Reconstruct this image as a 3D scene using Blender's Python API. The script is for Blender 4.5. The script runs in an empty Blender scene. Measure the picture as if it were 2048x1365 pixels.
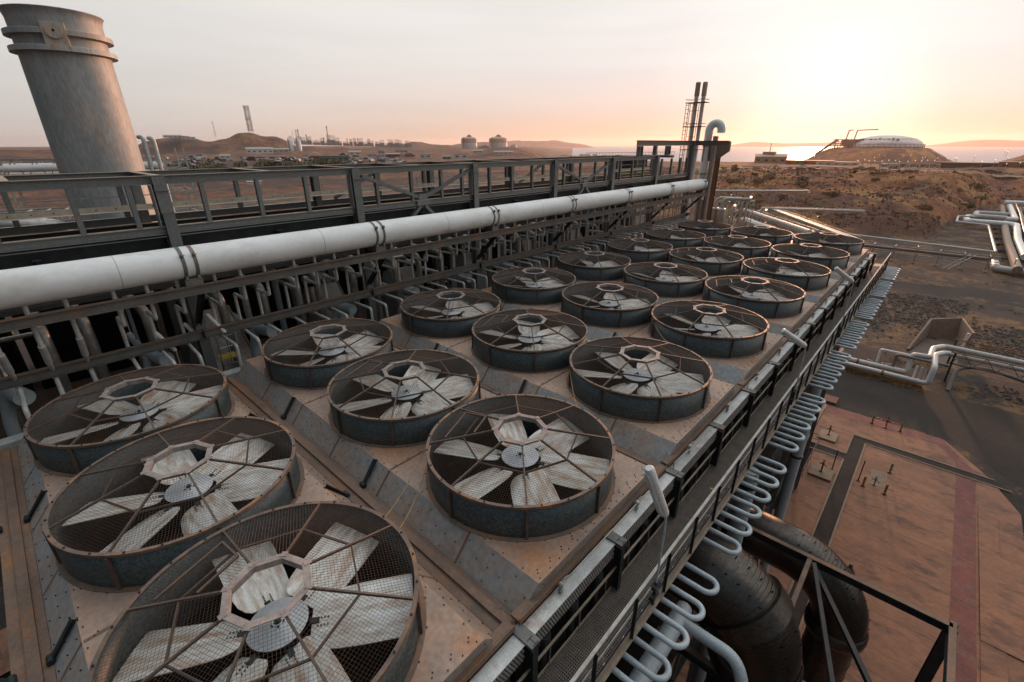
import bpy, math, random
import numpy as np
from mathutils import Vector, Matrix
random.seed(7); rng = np.random.default_rng(11)
PI = math.pi; R = math.radians
scene = bpy.context.scene
COL = scene.collection

# ------------------------------------------------------------------ camera
CAM = Vector((5.834, -1.103, 6.231))
cam_d = bpy.data.cameras.new('camera'); cam = bpy.data.objects.new('camera', cam_d); COL.objects.link(cam)
cam_d.sensor_width = 36.0; cam_d.lens = 924.06/2048*36; cam_d.clip_start = 0.05; cam_d.clip_end = 60000
_p, _y, _r = R(23.047), R(-42.571), R(-0.1563)
_F = Vector((math.sin(_y)*math.cos(_p), math.cos(_y)*math.cos(_p), -math.sin(_p)))
_R = Vector((math.cos(_y), -math.sin(_y), 0)); _U = _R.cross(_F)
_R2 = _R*math.cos(_r)+_U*math.sin(_r); _U2 = _U*math.cos(_r)-_R*math.sin(_r)
cam.matrix_world = Matrix(((_R2.x, _U2.x, -_F.x, CAM.x), (_R2.y, _U2.y, -_F.y, CAM.y), (_R2.z, _U2.z, -_F.z, CAM.z), (0, 0, 0, 1)))
scene.camera = cam

# ------------------------------------------------------------------ light
SUN_AZ, SUN_EL = R(-11.0), R(6.0)      # heading clockwise from +Y
SUN = Vector((math.sin(SUN_AZ)*math.cos(SUN_EL), math.cos(SUN_AZ)*math.cos(SUN_EL), math.sin(SUN_EL)))
w = bpy.data.worlds.new('World'); scene.world = w; w.use_nodes = True
nt = w.node_tree; nt.nodes.clear()
def N(t, tree=None, **kw):
    n = (tree or nt).nodes.new(t)
    for k, v in kw.items(): setattr(n, k, v)
    return n
out = N('ShaderNodeOutputWorld'); bg = N('ShaderNodeBackground'); bg.inputs[1].default_value = 0.10
sky = N('ShaderNodeTexSky'); sky.sky_type = 'NISHITA'; sky.sun_disc = False
sky.sun_elevation = SUN_EL; sky.sun_rotation = SUN_AZ; sky.altitude = 0; sky.air_density = 1.0; sky.dust_density = 4.0; sky.ozone_density = 1.0
# thin high cloud veil lit by the low sun: bright and creamy low in the west, brightened overhead, out of view, as added top light; dimmed blue behind
tc = N('ShaderNodeTexCoord'); nrm = N('ShaderNodeVectorMath', operation='NORMALIZE'); nt.links.new(tc.outputs['Generated'], nrm.inputs[0])
sep = N('ShaderNodeSeparateXYZ'); nt.links.new(nrm.outputs[0], sep.inputs[0])
dot = N('ShaderNodeVectorMath', operation='DOT_PRODUCT'); dot.inputs[1].default_value = (math.sin(SUN_AZ), math.cos(SUN_AZ), 0.03); nt.links.new(nrm.outputs[0], dot.inputs[0])
def ramp(src, stops, tree=None, interp='LINEAR'):
    tr = tree or nt
    r = tr.nodes.new('ShaderNodeValToRGB'); r.color_ramp.interpolation = interp
    e = r.color_ramp.elements
    while len(e) > 1: e.remove(e[-1])
    e[0].position = stops[0][0]; e[0].color = (*stops[0][1], 1)
    for p, c in stops[1:]:
        q = e.new(p); q.color = (*c, 1)
    tr.links.new(src, r.inputs[0]); return r
# elevation ramp (0..1 of sin elevation)
elevL = ramp(sep.outputs[2], [(0.0, (6.9, 6.1, 5.6)), (0.03, (7.1, 6.5, 6.0)), (0.10, (7.6, 7.3, 6.9)), (0.18, (8.1, 7.9, 7.6)), (0.29, (8.6, 8.4, 8.1)), (0.42, (12.0, 12.0, 11.9)), (0.65, (15.0, 15.2, 15.4)), (1.0, (16.0, 16.6, 17.2))])
elevR = ramp(sep.outputs[2], [(0.0, (8.6, 5.3, 3.2)), (0.025, (8.8, 6.0, 4.3)), (0.07, (8.6, 7.0, 6.3)), (0.13, (8.5, 8.0, 7.8)), (0.27, (8.9, 8.8, 8.6)), (0.42, (12.0, 12.0, 11.8)), (0.65, (15.0, 15.2, 15.4)), (1.0, (16.0, 16.6, 17.2))])
d01 = N('ShaderNodeMapRange'); d01.inputs[1].default_value = -1; d01.inputs[2].default_value = 1; nt.links.new(dot.outputs['Value'], d01.inputs[0])
side = ramp(d01.outputs[0], [(0.70, (0, 0, 0)), (0.98, (1, 1, 1))])
elev = N('ShaderNodeMix', data_type='RGBA'); nt.links.new(side.outputs[0], elev.inputs[0]); nt.links.new(elevL.outputs[0], elev.inputs[6]); nt.links.new(elevR.outputs[0], elev.inputs[7])
azr = ramp(d01.outputs[0], [(0.0, (0.11, 0.14, 0.165)), (0.40, (0.22, 0.27, 0.31)), (0.57, (0.90, 0.91, 0.93)), (0.80, (1.0, 0.99, 0.99)), (0.93, (1.0, 1.0, 1.0)), (1.0, (1.0, 1.03, 1.06))])
mul = N('ShaderNodeMix', data_type='RGBA', blend_type='MULTIPLY'); mul.inputs[0].default_value = 1
nt.links.new(elev.outputs[2], mul.inputs[6]); nt.links.new(azr.outputs[0], mul.inputs[7])
glow = ramp(dot.outputs['Value'], [(0.955, (0, 0, 0)), (0.99, (0.3, 0.8, 0.8)), (1.0, (3.0, 3.2, 3.0))])
add = N('ShaderNodeMix', data_type='RGBA', blend_type='ADD'); add.inputs[0].default_value = 1
nt.links.new(mul.outputs[2], add.inputs[6]); nt.links.new(glow.outputs[0], add.inputs[7])
cln = N('ShaderNodeTexNoise'); cln.inputs['Scale'].default_value = 2.2; cln.inputs['Detail'].default_value = 4
mp = N('ShaderNodeMapping'); mp.inputs['Scale'].default_value = (1, 1, 14); nt.links.new(nrm.outputs[0], mp.inputs[0]); nt.links.new(mp.outputs[0], cln.inputs[0])
clr = ramp(cln.outputs[0], [(0.33, (0.955, 0.955, 0.955)), (0.6, (1.0, 1.005, 0.995))])
mulc = N('ShaderNodeMix', data_type='RGBA', blend_type='MULTIPLY'); mulc.inputs[0].default_value = 1
nt.links.new(add.outputs[2], mulc.inputs[6]); nt.links.new(clr.outputs[0], mulc.inputs[7])
mixs = N('ShaderNodeMix', data_type='RGBA', blend_type='ADD'); mixs.inputs[0].default_value = 0.02
nt.links.new(mulc.outputs[2], mixs.inputs[6]); nt.links.new(sky.outputs[0], mixs.inputs[7])
nt.links.new(mixs.outputs[2], bg.inputs[0]); nt.links.new(bg.outputs[0], out.inputs[0])

sd = bpy.data.lights.new('sun', 'SUN'); sd.energy = 3.4; sd.angle = R(3); sd.color = (1.0, 0.49, 0.27)
sun = bpy.data.objects.new('sun', sd); COL.objects.link(sun); sun.rotation_euler = (-SUN).to_track_quat('-Z', 'Y').to_euler()
scene.view_settings.view_transform = 'Standard'; scene.view_settings.look = 'None'; scene.view_settings.gamma = 1
scene.view_settings.use_curve_mapping = False; scene.view_settings.exposure = 0.0
scene.cycles.max_bounces = 6; scene.cycles.volume_bounces = 0

# ------------------------------------------------------------------ materials
def mat(name, c1, c2=None, scale=3.0, rough=0.7, metal=0.0, c3=None, s3=1.0, t3=(0.55, 0.7), stretch=(1, 1, 1), bump=0.0, bscale=None, vor=False, thr=(0.35, 0.65), spec=None, grain=1.0):
    m = bpy.data.materials.new(name); m.use_nodes = True; t = m.node_tree; t.nodes.clear()
    o = N('ShaderNodeOutputMaterial', t); b = N('ShaderNodeBsdfPrincipled', t); t.links.new(b.outputs[0], o.inputs[0])
    b.inputs['Roughness'].default_value = rough; b.inputs['Metallic'].default_value = metal
    if spec is not None: b.inputs['Specular IOR Level'].default_value = spec
    g = N('ShaderNodeTexCoord', t); mpn = N('ShaderNodeMapping', t); mpn.inputs['Scale'].default_value = stretch
    t.links.new(g.outputs['Object'], mpn.inputs[0])
    oi = N('ShaderNodeObjectInfo', t); om = N('ShaderNodeMath', t, operation='MULTIPLY'); om.inputs[1].default_value = 37.0; t.links.new(oi.outputs['Random'], om.inputs[0]); t.links.new(om.outputs[0], mpn.inputs['Location'])
    c2 = c2 or tuple(x*0.8 for x in c1)
    if vor:
        n = N('ShaderNodeTexVoronoi', t); n.inputs['Scale'].default_value = scale; src = n.outputs['Color']
        sp = N('ShaderNodeSeparateColor', t); t.links.new(src, sp.inputs[0]); src = sp.outputs[0]
    else:
        n = N('ShaderNodeTexNoise', t); n.inputs['Scale'].default_value = scale; n.inputs['Detail'].default_value = 6; n.inputs['Roughness'].default_value = 0.62; src = n.outputs[0]
    t.links.new(mpn.outputs[0], n.inputs['Vector'])
    r = ramp(src, [(thr[0], c1), (thr[1], c2)], t); colr = r.outputs[0]
    if c3:
        n3 = N('ShaderNodeTexNoise', t); n3.inputs['Scale'].default_value = s3; n3.inputs['Detail'].default_value = 7; n3.inputs['Roughness'].default_value = 0.65
        t.links.new(mpn.outputs[0], n3.inputs['Vector'])
        r3 = ramp(n3.outputs[0], [(t3[0], (0, 0, 0)), (t3[1], (1, 1, 1))], t)
        mx = N('ShaderNodeMix', t, data_type='RGBA'); t.links.new(r3.outputs[0], mx.inputs[0]); t.links.new(colr, mx.inputs[6]); mx.inputs[7].default_value = (*c3, 1)
        colr = mx.outputs[2]
    fg = N('ShaderNodeTexNoise', t); fg.inputs['Scale'].default_value = scale*9; fg.inputs['Detail'].default_value = 4; t.links.new(mpn.outputs[0], fg.inputs['Vector'])
    fr_ = ramp(fg.outputs[0], [(0.3, (1-.2*grain,)*3), (0.7, (1+.12*grain,)*3)], t)
    rr_ = ramp(oi.outputs['Random'], [(0.0, (0.86,)*3), (1.0, (1.12,)*3)], t)
    m1 = N('ShaderNodeMix', t, data_type='RGBA', blend_type='MULTIPLY'); m1.inputs[0].default_value = 1; t.links.new(colr, m1.inputs[6]); t.links.new(fr_.outputs[0], m1.inputs[7])
    m2 = N('ShaderNodeMix', t, data_type='RGBA', blend_type='MULTIPLY'); m2.inputs[0].default_value = 1; t.links.new(m1.outputs[2], m2.inputs[6]); t.links.new(rr_.outputs[0], m2.inputs[7])
    t.links.new(m2.outputs[2], b.inputs['Base Color'])
    if bump:
        nb = N('ShaderNodeTexNoise', t); nb.inputs['Scale'].default_value = bscale or scale*3; nb.inputs['Detail'].default_value = 5
        t.links.new(mpn.outputs[0], nb.inputs['Vector'])
        bp = N('ShaderNodeBump', t); bp.inputs['Strength'].default_value = bump; bp.inputs['Distance'].default_value = 0.05
        t.links.new(nb.outputs[0], bp.inputs['Height']); t.links.new(bp.outputs[0], b.inputs['Normal'])
    return m
def emis(name, c, s):
    m = bpy.data.materials.new(name); m.use_nodes = True; t = m.node_tree; t.nodes.clear()
    o = N('ShaderNodeOutputMaterial', t); b = N('ShaderNodeEmission', t); b.inputs[0].default_value = (*c, 1); b.inputs[1].default_value = s
    t.links.new(b.outputs[0], o.inputs[0]); return m
M = {}
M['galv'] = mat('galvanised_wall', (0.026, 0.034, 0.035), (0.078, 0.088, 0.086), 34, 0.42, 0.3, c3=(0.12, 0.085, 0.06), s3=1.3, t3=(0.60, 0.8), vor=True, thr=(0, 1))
M['rustdeck'] = mat('rusty_sheet', (0.42, 0.27, 0.19), (0.28, 0.205, 0.16), 1.1, 0.6, 0.1, c3=(0.44, 0.175, 0.06), s3=0.8, t3=(0.52, 0.74), bump=0.15, bscale=30)
M['slope'] = mat('grey_sheet', (0.32, 0.325, 0.325), (0.37, 0.29, 0.235), 1.0, 0.4, 0.3, c3=(0.34, 0.17, 0.09), s3=1.1, t3=(0.54, 0.76), bump=0.1, bscale=30)
M['rust'] = mat('rust_steel', (0.22, 0.11, 0.055), (0.12, 0.07, 0.045), 6, 0.8, 0.1, bump=0.2)
M['rustrail'] = mat('brown_channel', (0.20, 0.12, 0.078), (0.11, 0.08, 0.062), 2.2, 0.75, 0.15, c3=(0.32, 0.135, 0.05), s3=1.1, t3=(0.52, 0.72))
M['wire'] = mat('rusty_wire', (0.16, 0.09, 0.055), (0.09, 0.065, 0.05), 3, 0.75, 0.2)
M['rimc'] = mat('rim_steel', (0.17, 0.105, 0.072), (0.09, 0.068, 0.056), 2.2, 0.6, 0.25, c3=(0.33, 0.15, 0.06), s3=1.4, t3=(0.52, 0.7))
M['ring'] = mat('ring_paint', (0.34, 0.27, 0.235), (0.20, 0.16, 0.14), 7, 0.65, 0.2)
M['bar'] = mat('guard_bar', (0.13, 0.08, 0.055), (0.075, 0.055, 0.045), 5, 0.7, 0.2)
M['blade'] = mat('fan_blade', (0.74, 0.73, 0.69), (0.46, 0.42, 0.36), 2.2, 0.38, 0.15, c3=(0.36, 0.19, 0.085), s3=1.6, t3=(0.46, 0.70), stretch=(0.9, 4.2, 1))
M['hub'] = mat('hub_disc', (0.60, 0.61, 0.61), (0.48, 0.49, 0.50), 5, 0.45, 0.2)
M['dark'] = mat('dark_steel', (0.016, 0.019, 0.021), (0.032, 0.034, 0.034), 3, 0.6, 0.2, spec=.3)
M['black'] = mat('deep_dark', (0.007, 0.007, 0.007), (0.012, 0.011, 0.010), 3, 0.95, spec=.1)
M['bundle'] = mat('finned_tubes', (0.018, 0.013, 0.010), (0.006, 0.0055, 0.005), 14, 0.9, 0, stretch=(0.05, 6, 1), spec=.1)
M['hdr'] = mat('header_paint', (0.46, 0.46, 0.445), (0.34, 0.335, 0.32), 3, 0.45, 0.2, c3=(0.28, 0.17, 0.10), s3=2.2, t3=(0.55, 0.75))
M['plug'] = mat('plug_steel', (0.38, 0.34, 0.30), (0.24, 0.21, 0.19), 9, 0.5, 0.3)
M['steel'] = mat('grey_paint_steel', (0.11, 0.115, 0.11), (0.17, 0.155, 0.135), 2.5, 0.6, 0.3, c3=(0.25, 0.14, 0.08), s3=1.6, t3=(0.50, 0.72))
M['truss'] = mat('truss_steel', (0.125, 0.135, 0.133), (0.185, 0.187, 0.175), 14, 0.5, 0.3, c3=(0.26, 0.17, 0.11), s3=2.5, t3=(0.56, 0.76))
M['topplate'] = mat('dusty_flange', (0.34, 0.26, 0.18), (0.22, 0.17, 0.125), 4, 0.8)
M['tray'] = mat('cream_tray', (0.42, 0.36, 0.28), (0.33, 0.28, 0.22), 5, 0.7)
M['wpipe'] = mat('white_pipe', (0.78, 0.775, 0.75), (0.66, 0.645, 0.61), 1.2, 0.45, 0.0, c3=(0.46, 0.41, 0.35), s3=0.9, t3=(0.54, 0.78), stretch=(1, 0.45, 1), grain=.25)
M['gpipe'] = mat('blue_grey_pipe', (0.33, 0.375, 0.395), (0.40, 0.425, 0.43), 3, 0.42, 0.05, c3=(0.19, 0.16, 0.14), s3=5, t3=(0.60, 0.74))
M['rpipe'] = mat('pale_grey_pipe', (0.50, 0.49, 0.46), (0.40, 0.385, 0.36), 4, 0.45, 0.05, c3=(0.24, 0.18, 0.13), s3=3, t3=(0.58, 0.75))
M['lag'] = mat('shiny_lagging', (0.46, 0.42, 0.37), (0.30, 0.275, 0.245), 5, 0.42, 0.75)
M['duct'] = mat('metal_duct', (0.10, 0.086, 0.072), (0.055, 0.048, 0.042), 6, 0.3, 0.85, stretch=(1, 1, 3))
M['stack'] = mat('weathered_stack', (0.44, 0.425, 0.40), (0.30, 0.30, 0.295), 0.9, 0.6, 0.1, c3=(0.46, 0.30, 0.19), s3=0.7, t3=(0.5, 0.75), stretch=(1, 1, 0.3))
M['grate'] = mat('grating_steel', (0.21, 0.165, 0.13), (0.15, 0.12, 0.10), 5, 0.65, 0.2)
M['rail'] = mat('galv_handrail', (0.40, 0.38, 0.34), (0.26, 0.24, 0.21), 4, 0.5, 0.4)
M['wbeam'] = mat('walk_beam', (0.32, 0.25, 0.18), (0.2, 0.16, 0.12), 3, 0.7, 0.1)
M['lampw'] = mat('lamp_housing', (0.72, 0.70, 0.66), (0.6, 0.57, 0.52), 4, 0.45)
M['concrete'] = mat('stained_concrete', (0.245, 0.108, 0.058), (0.165, 0.076, 0.043), 0.5, 0.85, 0, c3=(0.05, 0.031, 0.024), s3=0.75, t3=(0.50, 0.72), stretch=(0.7, 1.5, 1), bump=0.1, bscale=8)
M['redpaint'] = mat('red_floor_paint', (0.17, 0.042, 0.03), (0.10, 0.03, 0.025), 0.8, 0.8, c3=(0.14, 0.075, 0.05), s3=1.2, t3=(0.5, 0.7))
M['asphalt'] = mat('asphalt', (0.025, 0.020, 0.0165), (0.037, 0.029, 0.023), 0.25, 0.9, bump=0.2, bscale=20, spec=.25)
M['kerb'] = mat('pale_kerb', (0.24, 0.165, 0.11), (0.18, 0.125, 0.085), 2, 0.85)
M['floor'] = mat('brown_deck_floor', (0.085, 0.045, 0.026), (0.05, 0.03, 0.02), 0.9, 0.9)  # the darker brown is a shadow tone put into the floor colour
M['yellow'] = mat('yellow_paint', (0.55, 0.36, 0.04), (0.42, 0.27, 0.04), 4, 0.6)
M['blackp'] = mat('black_paint', (0.015, 0.015, 0.015), (0.03, 0.03, 0.03), 4, 0.6)
M['red'] = mat('red_paint', (0.34, 0.03, 0.02), (0.24, 0.025, 0.02), 4, 0.5)
M['rope'] = mat('yellow_rope', (0.38, 0.22, 0.09), (0.3, 0.17, 0.07), 9, 0.9)
M['leafd'] = mat('dark_leaves', (0.045, 0.06, 0.022), (0.075, 0.085, 0.03), 0.8, 0.8)
M['leafo'] = mat('olive_leaves', (0.12, 0.10, 0.035), (0.085, 0.085, 0.03), 0.8, 0.8)
M['grass'] = mat('dry_grass', (0.33, 0.19, 0.07), (0.22, 0.13, 0.05), 0.6, 0.9)
M['rock'] = mat('dark_rock', (0.075, 0.062, 0.052), (0.13, 0.09, 0.065), 0.5, 0.9)
M['bark'] = mat('bark', (0.10, 0.07, 0.05), (0.06, 0.045, 0.035), 3, 0.9)
M['tank'] = mat('tank_paint', (0.66, 0.64, 0.61), (0.58, 0.56, 0.53), 0.05, 0.5)
M['tankr'] = mat('tank_rust', (0.46, 0.33, 0.24), (0.38, 0.27, 0.2), 0.05, 0.7)
M['dome'] = mat('dome_paint', (0.55, 0.53, 0.50), (0.48, 0.46, 0.44), 0.03, 0.45, 0.2)
M['shed'] = mat('shed_white', (0.60, 0.57, 0.52), (0.50, 0.48, 0.44), 0.1, 0.6)
M['shedg'] = mat('shed_green', (0.10, 0.17, 0.13), (0.08, 0.14, 0.11), 0.1, 0.6)
M['redw'] = mat('red_white_mast', (0.40, 0.10, 0.07), (0.55, 0.48, 0.44), 0.11, 0.6, thr=(0.48, 0.52))
M['glass'] = mat('dark_glass', (0.02, 0.025, 0.03), (0.03, 0.035, 0.04), 1, 0.1)
M['lit'] = emis('lit_lamp', (1.0, 0.74, 0.45), 3.5)
M['dim'] = emis('lit_bulkhead', (1.0, 0.42, 0.10), 2.5)

# ------------------------------------------------------------------ mesh builder
class MB:
    def __init__(s): s.v = []; s.f = []; s.sm = []
    def add(s, vs, fs, smooth=False):
        b = len(s.v); s.v.extend([tuple(v) for v in vs]); s.f.extend([tuple(b+i for i in f) for f in fs]); s.sm.extend([smooth]*len(fs)); return s
    def box(s, x0, x1, y0, y1, z0, z1):
        return s.add([(x0, y0, z0), (x1, y0, z0), (x1, y1, z0), (x0, y1, z0), (x0, y0, z1), (x1, y0, z1), (x1, y1, z1), (x0, y1, z1)],
                     [(0, 3, 2, 1), (4, 5, 6, 7), (0, 1, 5, 4), (1, 2, 6, 5), (2, 3, 7, 6), (3, 0, 4, 7)])
    def beam(s, a, b, w, h, up=(0, 0, 1)):
        a = Vector(a); b = Vector(b); d = (b-a).normalized(); u = Vector(up)
        if abs(d.dot(u)) > 0.99: u = Vector((0, 1, 0)) if abs(d.y) < 0.9 else Vector((1, 0, 0))
        sx = d.cross(u).normalized(); uz = sx.cross(d)
        vs = [p+sx*(i*w/2)+uz*(j*h/2) for p in (a, b) for i, j in ((-1, -1), (1, -1), (1, 1), (-1, 1))]
        return s.add(vs, [(0, 3, 2, 1), (4, 5, 6, 7), (0, 1, 5, 4), (1, 2, 6, 5), (2, 3, 7, 6), (3, 0, 4, 7)])
    def wire(s, a, b, w):
        a = Vector(a); b = Vector(b); d = (b-a).normalized(); u = Vector((0, 0, 1)); sx = d.cross(u).normalized(); uz = sx.cross(d)
        vs = [p+sx*(i*w/2)+uz*(j*w/2) for p in (a, b) for i, j in ((-1, -1), (1, -1), (0, 1))]
        return s.add(vs, [(0, 1, 4, 3), (1, 2, 5, 4), (2, 0, 3, 5)])
    def ibeam(s, a, b, h, w, up=(0, 0, 1), t=0.02):
        a = Vector(a); b = Vector(b); d = (b-a).normalized(); u = Vector(up)
        if abs(d.dot(u)) > 0.99: u = Vector((1, 0, 0))
        sx = d.cross(u).normalized(); uz = sx.cross(d)
        s.beam(a+uz*(h/2-t/2), b+uz*(h/2-t/2), w, t, u); s.beam(a-uz*(h/2-t/2), b-uz*(h/2-t/2), w, t, u); s.beam(a, b, t, h-2*t-0.002, u); return s
    def tube(s, path, r, n=12, caps=True, smooth=True, closed=False):
        P = [Vector(p) for p in path]; k = len(P); rs = r if isinstance(r, (list, tuple)) else [r]*k
        vs = []; prev = None
        for i in range(k):
            if closed: d = (P[(i+1) % k]-P[i-1]).normalized()
            else: d = ((P[min(i+1, k-1)]-P[max(i-1, 0)])).normalized()
            if prev is None:
                u = Vector((0, 0, 1)) if abs(d.z) < 0.9 else Vector((1, 0, 0))
                sx = d.cross(u).normalized()
            else: sx = (prev-d*prev.dot(d)).normalized()
            prev = sx; uy = sx.cross(d)
            for j in range(n):
                a = 2*PI*j/n; vs.append(P[i]+(sx*math.cos(a)+uy*math.sin(a))*rs[i])
        fs = []
        for i in range(k if closed else k-1):
            i2 = (i+1) % k
            for j in range(n): fs.append((i*n+j, i2*n+j, i2*n+(j+1) % n, i*n+(j+1) % n))
        s.add(vs, fs, smooth)
        if caps and not closed:
            s.add([vs[j] for j in range(n)], [tuple(range(n))]); s.add([vs[(k-1)*n+j] for j in range(n)], [tuple(reversed(range(n)))])
        return s
    def lathe(s, prof, n=32, c=(0, 0, 0), smooth=True, a0=0, a1=2*PI, closed=False):
        k = len(prof); full = abs(a1-a0-2*PI) < 1e-6; m = n if full else n+1
        vs = [(c[0]+r*math.cos(a0+(a1-a0)*j/n), c[1]+r*math.sin(a0+(a1-a0)*j/n), c[2]+z) for r, z in prof for j in range(m)]
        fs = []
        for i in range(k if closed else k-1):
            i2 = (i+1) % k
            for j in range(n): fs.append((i*m+j, i*m+(j+1) % m, i2*m+(j+1) % m, i2*m+j))
        return s.add(vs, fs, smooth)
    def prism(s, pts, z0, z1):
        n = len(pts); vs = [(x, y, z0) for x, y in pts]+[(x, y, z1) for x, y in pts]
        return s.add(vs, [tuple(reversed(range(n))), tuple(range(n, 2*n))]+[(i, (i+1) % n, n+(i+1) % n, n+i) for i in range(n)])
    def mesh(s, name, m, off=(0, 0, 0)):
        me = bpy.data.meshes.new(name); ox, oy, oz = off
        me.from_pydata([(x-ox, y-oy, z-oz) for x, y, z in s.v], [], s.f)
        me.polygons.foreach_set('use_smooth', s.sm); me.materials.append(m if not isinstance(m, str) else M[m]); me.update(); return me
    def build(s, name, m, parent=None, off=None):
        if off is None: off = W(parent) if parent is not None else (0, 0, 0)
        o = bpy.data.objects.new(name, s.mesh(name, m, off)); COL.objects.link(o)
        if parent is not None: o.parent = parent
        return o
ORG = {}
def W(o):
    """world offset of an object placed without rotation"""
    x = y = z = 0.0
    while o is not None: x += o.location.x; y += o.location.y; z += o.location.z; o = o.parent
    return (x, y, z)
def tag(o, label=None, cat=None, group=None, kind=None):
    if label: o['label'] = label
    if cat: o['category'] = cat
    if group: o['group'] = group
    if kind: o['kind'] = kind
    return o
def empty(name, loc, label, cat, group=None):
    o = bpy.data.objects.new(name, None); COL.objects.link(o); o.location = loc; o.empty_display_size = 0.2
    return tag(o, label, cat, group)
def copy_tree(o, parent=None):
    c = o.copy(); COL.objects.link(c); c.parent = parent
    for ch in list(o.children): copy_tree(ch, c)
    return c
def rpath(pts, rad, n=5):
    P = [Vector(p) for p in pts]; o = [P[0]]
    for i in range(1, len(P)-1):
        a = (P[i-1]-P[i]); b = (P[i+1]-P[i]); r = min(rad, a.length*0.49, b.length*0.49); a.normalize(); b.normalize()
        p0 = P[i]+a*r; p1 = P[i]+b*r
        for k in range(n+1):
            t = k/n; o.append(p0*(1-t)**2+P[i]*2*t*(1-t)+p1*t*t)
    o.append(P[-1]); return o
def single(name, mb, m, label, cat, group=None, kind=None, loc=None):
    """a thing that is one mesh, its origin at the foot of its bounding box"""
    xs = [v[0] for v in mb.v]; ys = [v[1] for v in mb.v]; zs = [v[2] for v in mb.v]
    off = loc or ((min(xs)+max(xs))/2, (min(ys)+max(ys))/2, min(zs))
    o = mb.build(name, m, None, off); o.location = off; return tag(o, label, cat, group, kind)
ORD = ['nearest', 'second', 'third', 'fourth', 'fifth', 'sixth', 'seventh', 'farthest']
def relabel(prefix, tmpl):
    L = [o for o in COL.objects if o.parent is None and o.get('group') == prefix]
    L.sort(key=lambda o: math.atan2(o.location.x-CAM.x, o.location.y-CAM.y))
    for i, o in enumerate(L): o['label'] = tmpl % nth(i+1)
def nth(i):
    return {1: 'first', 2: 'second', 3: 'third'}.get(i) or '%d%s' % (i, 'th' if 10 <= i % 100 <= 20 else {1: 'st', 2: 'nd', 3: 'rd'}.get(i % 10, 'th'))
G = -21.0
DX, DY = 4.43, 5.52

# ================================================================== SETTING
def sst(x): x = np.clip(x, 0, 1); return x*x*(3-2*x)
_perm = rng.random((64, 64))
def vnoise(x, y):
    xi = np.floor(x).astype(int); yi = np.floor(y).astype(int); fx = x-xi; fy = y-yi; fx = fx*fx*(3-2*fx); fy = fy*fy*(3-2*fy)
    g = lambda a, b: _perm[a % 64, b % 64]
    return (g(xi, yi)*(1-fx)+g(xi+1, yi)*fx)*(1-fy)+(g(xi, yi+1)*(1-fx)+g(xi+1, yi+1)*fx)*fy
def fbm(x, y, o=5):
    a = 0.5; t = 0
    for k in range(o): t = t+a*vnoise(x*2**k+17*k, y*2**k+31*k); a *= 0.5
    return t-0.5
def ground_h(x, y):
    x = np.asarray(x, float); y = np.asarray(y, float)
    dx = x-CAM.x; dy = y-CAM.y; r = np.hypot(dx, dy); th = np.degrees(np.arctan2(dx, dy))
    ds = np.interp(th, [-60, -36, -19, -8, -3, -1, 0.6, 2.2, 9, 30], [240, 215, 178, 176, 182, 186, 238, 300, 315, 340])
    z = G+np.zeros_like(r)
    right = sst((th+44)/12)
    n = fbm(x/37, y/37); n2 = fbm(x/11+5, y/11)
    rise = 4.8*sst((r-ds)/20)+7.8*sst((r-ds-26-18*n)/82)-1.6*sst((r-ds-150)/130)
    amp = sst((r-ds)/30)*(1-sst((r-ds-130)/60)*0.8)
    z = z+right*(rise+amp*(n*6.5+n2*5+fbm(x/4.2, y/4.2)*2.2))
    fall = right*sst((r-535+40*n)/60)
    z = z*(1-fall)+(-42)*fall
    left = 1-right
    far = np.interp(r, [0, 250, 420, 650, 1000, 1600, 4000, 9500], [0, 0, 5, 10, 15.0, 15.5, 17, 14])
    z = z+left*(far+sst((r-240)/200)*(fbm(x/130, y/130)*9+n*3))
    def hill(a, wa, d, wd, h, p=4, rough=5):
        q = (np.abs((th-a)/wa))**p+(np.abs((r-d)/wd))**p
        return h*np.exp(-q)*(1+0.35*fbm(x/90+3, y/90))+rough*n*np.exp(-q)
    for a in ((-77.0, 2.6, 1150, 170, 20), (-73.4, 3.0, 1100, 150, 8), (-68.9, 2.4, 1150, 150, 25), (-66.0, 2.4, 1160, 160, 5), (-63.5, 3.5, 1150, 150, 3), (-71.5, 2.6, 1120, 140, 10), (-84, 4.5, 900, 160, 9), (-92, 4, 800, 160, 10), (-55, 2.6, 1900, 200, 15), (-51, 2.8, 1900, 200, 11), (-60, 3, 1250, 200, 2), (-42.5, 3.5, 900, 130, 8), (-46, 3, 3800, 600, 26), (-41, 4, 6500, 700, 58), (-36, 2.5, 6500, 500, 48)):
        z = z+hill(*a)
    # mound under the dome tank, truncated cone
    mx, my = CAM.x+900*math.sin(R(-6.4)), CAM.y+900*math.cos(R(-6.4)); q = np.hypot(x-mx, y-my)
    mound = np.interp(q, [0, 58, 108, 150], [0.4, 0.4, -28, -45])+n2*2.0*(q > 60)
    z = np.where(q < 150, np.maximum(z, mound), z)
    mx2, my2 = CAM.x+520*math.sin(R(7.3)), CAM.y+520*math.cos(R(7.3)); q2 = np.hypot(x-mx2, y-my2)
    z = z+17*np.exp(-(q2/40)**3)
    # islands over the water
    for a, wa, h in ((-13, 5.5, 52), (-8, 3, 40), (0, 2.6, 62), (3.5, 3.5, 52), (10, 5, 52), (-17, 2, 42)):
        z = z+h*np.exp(-((th-a)/wa)**2-((r-8200)/500)**2)
    return z
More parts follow.
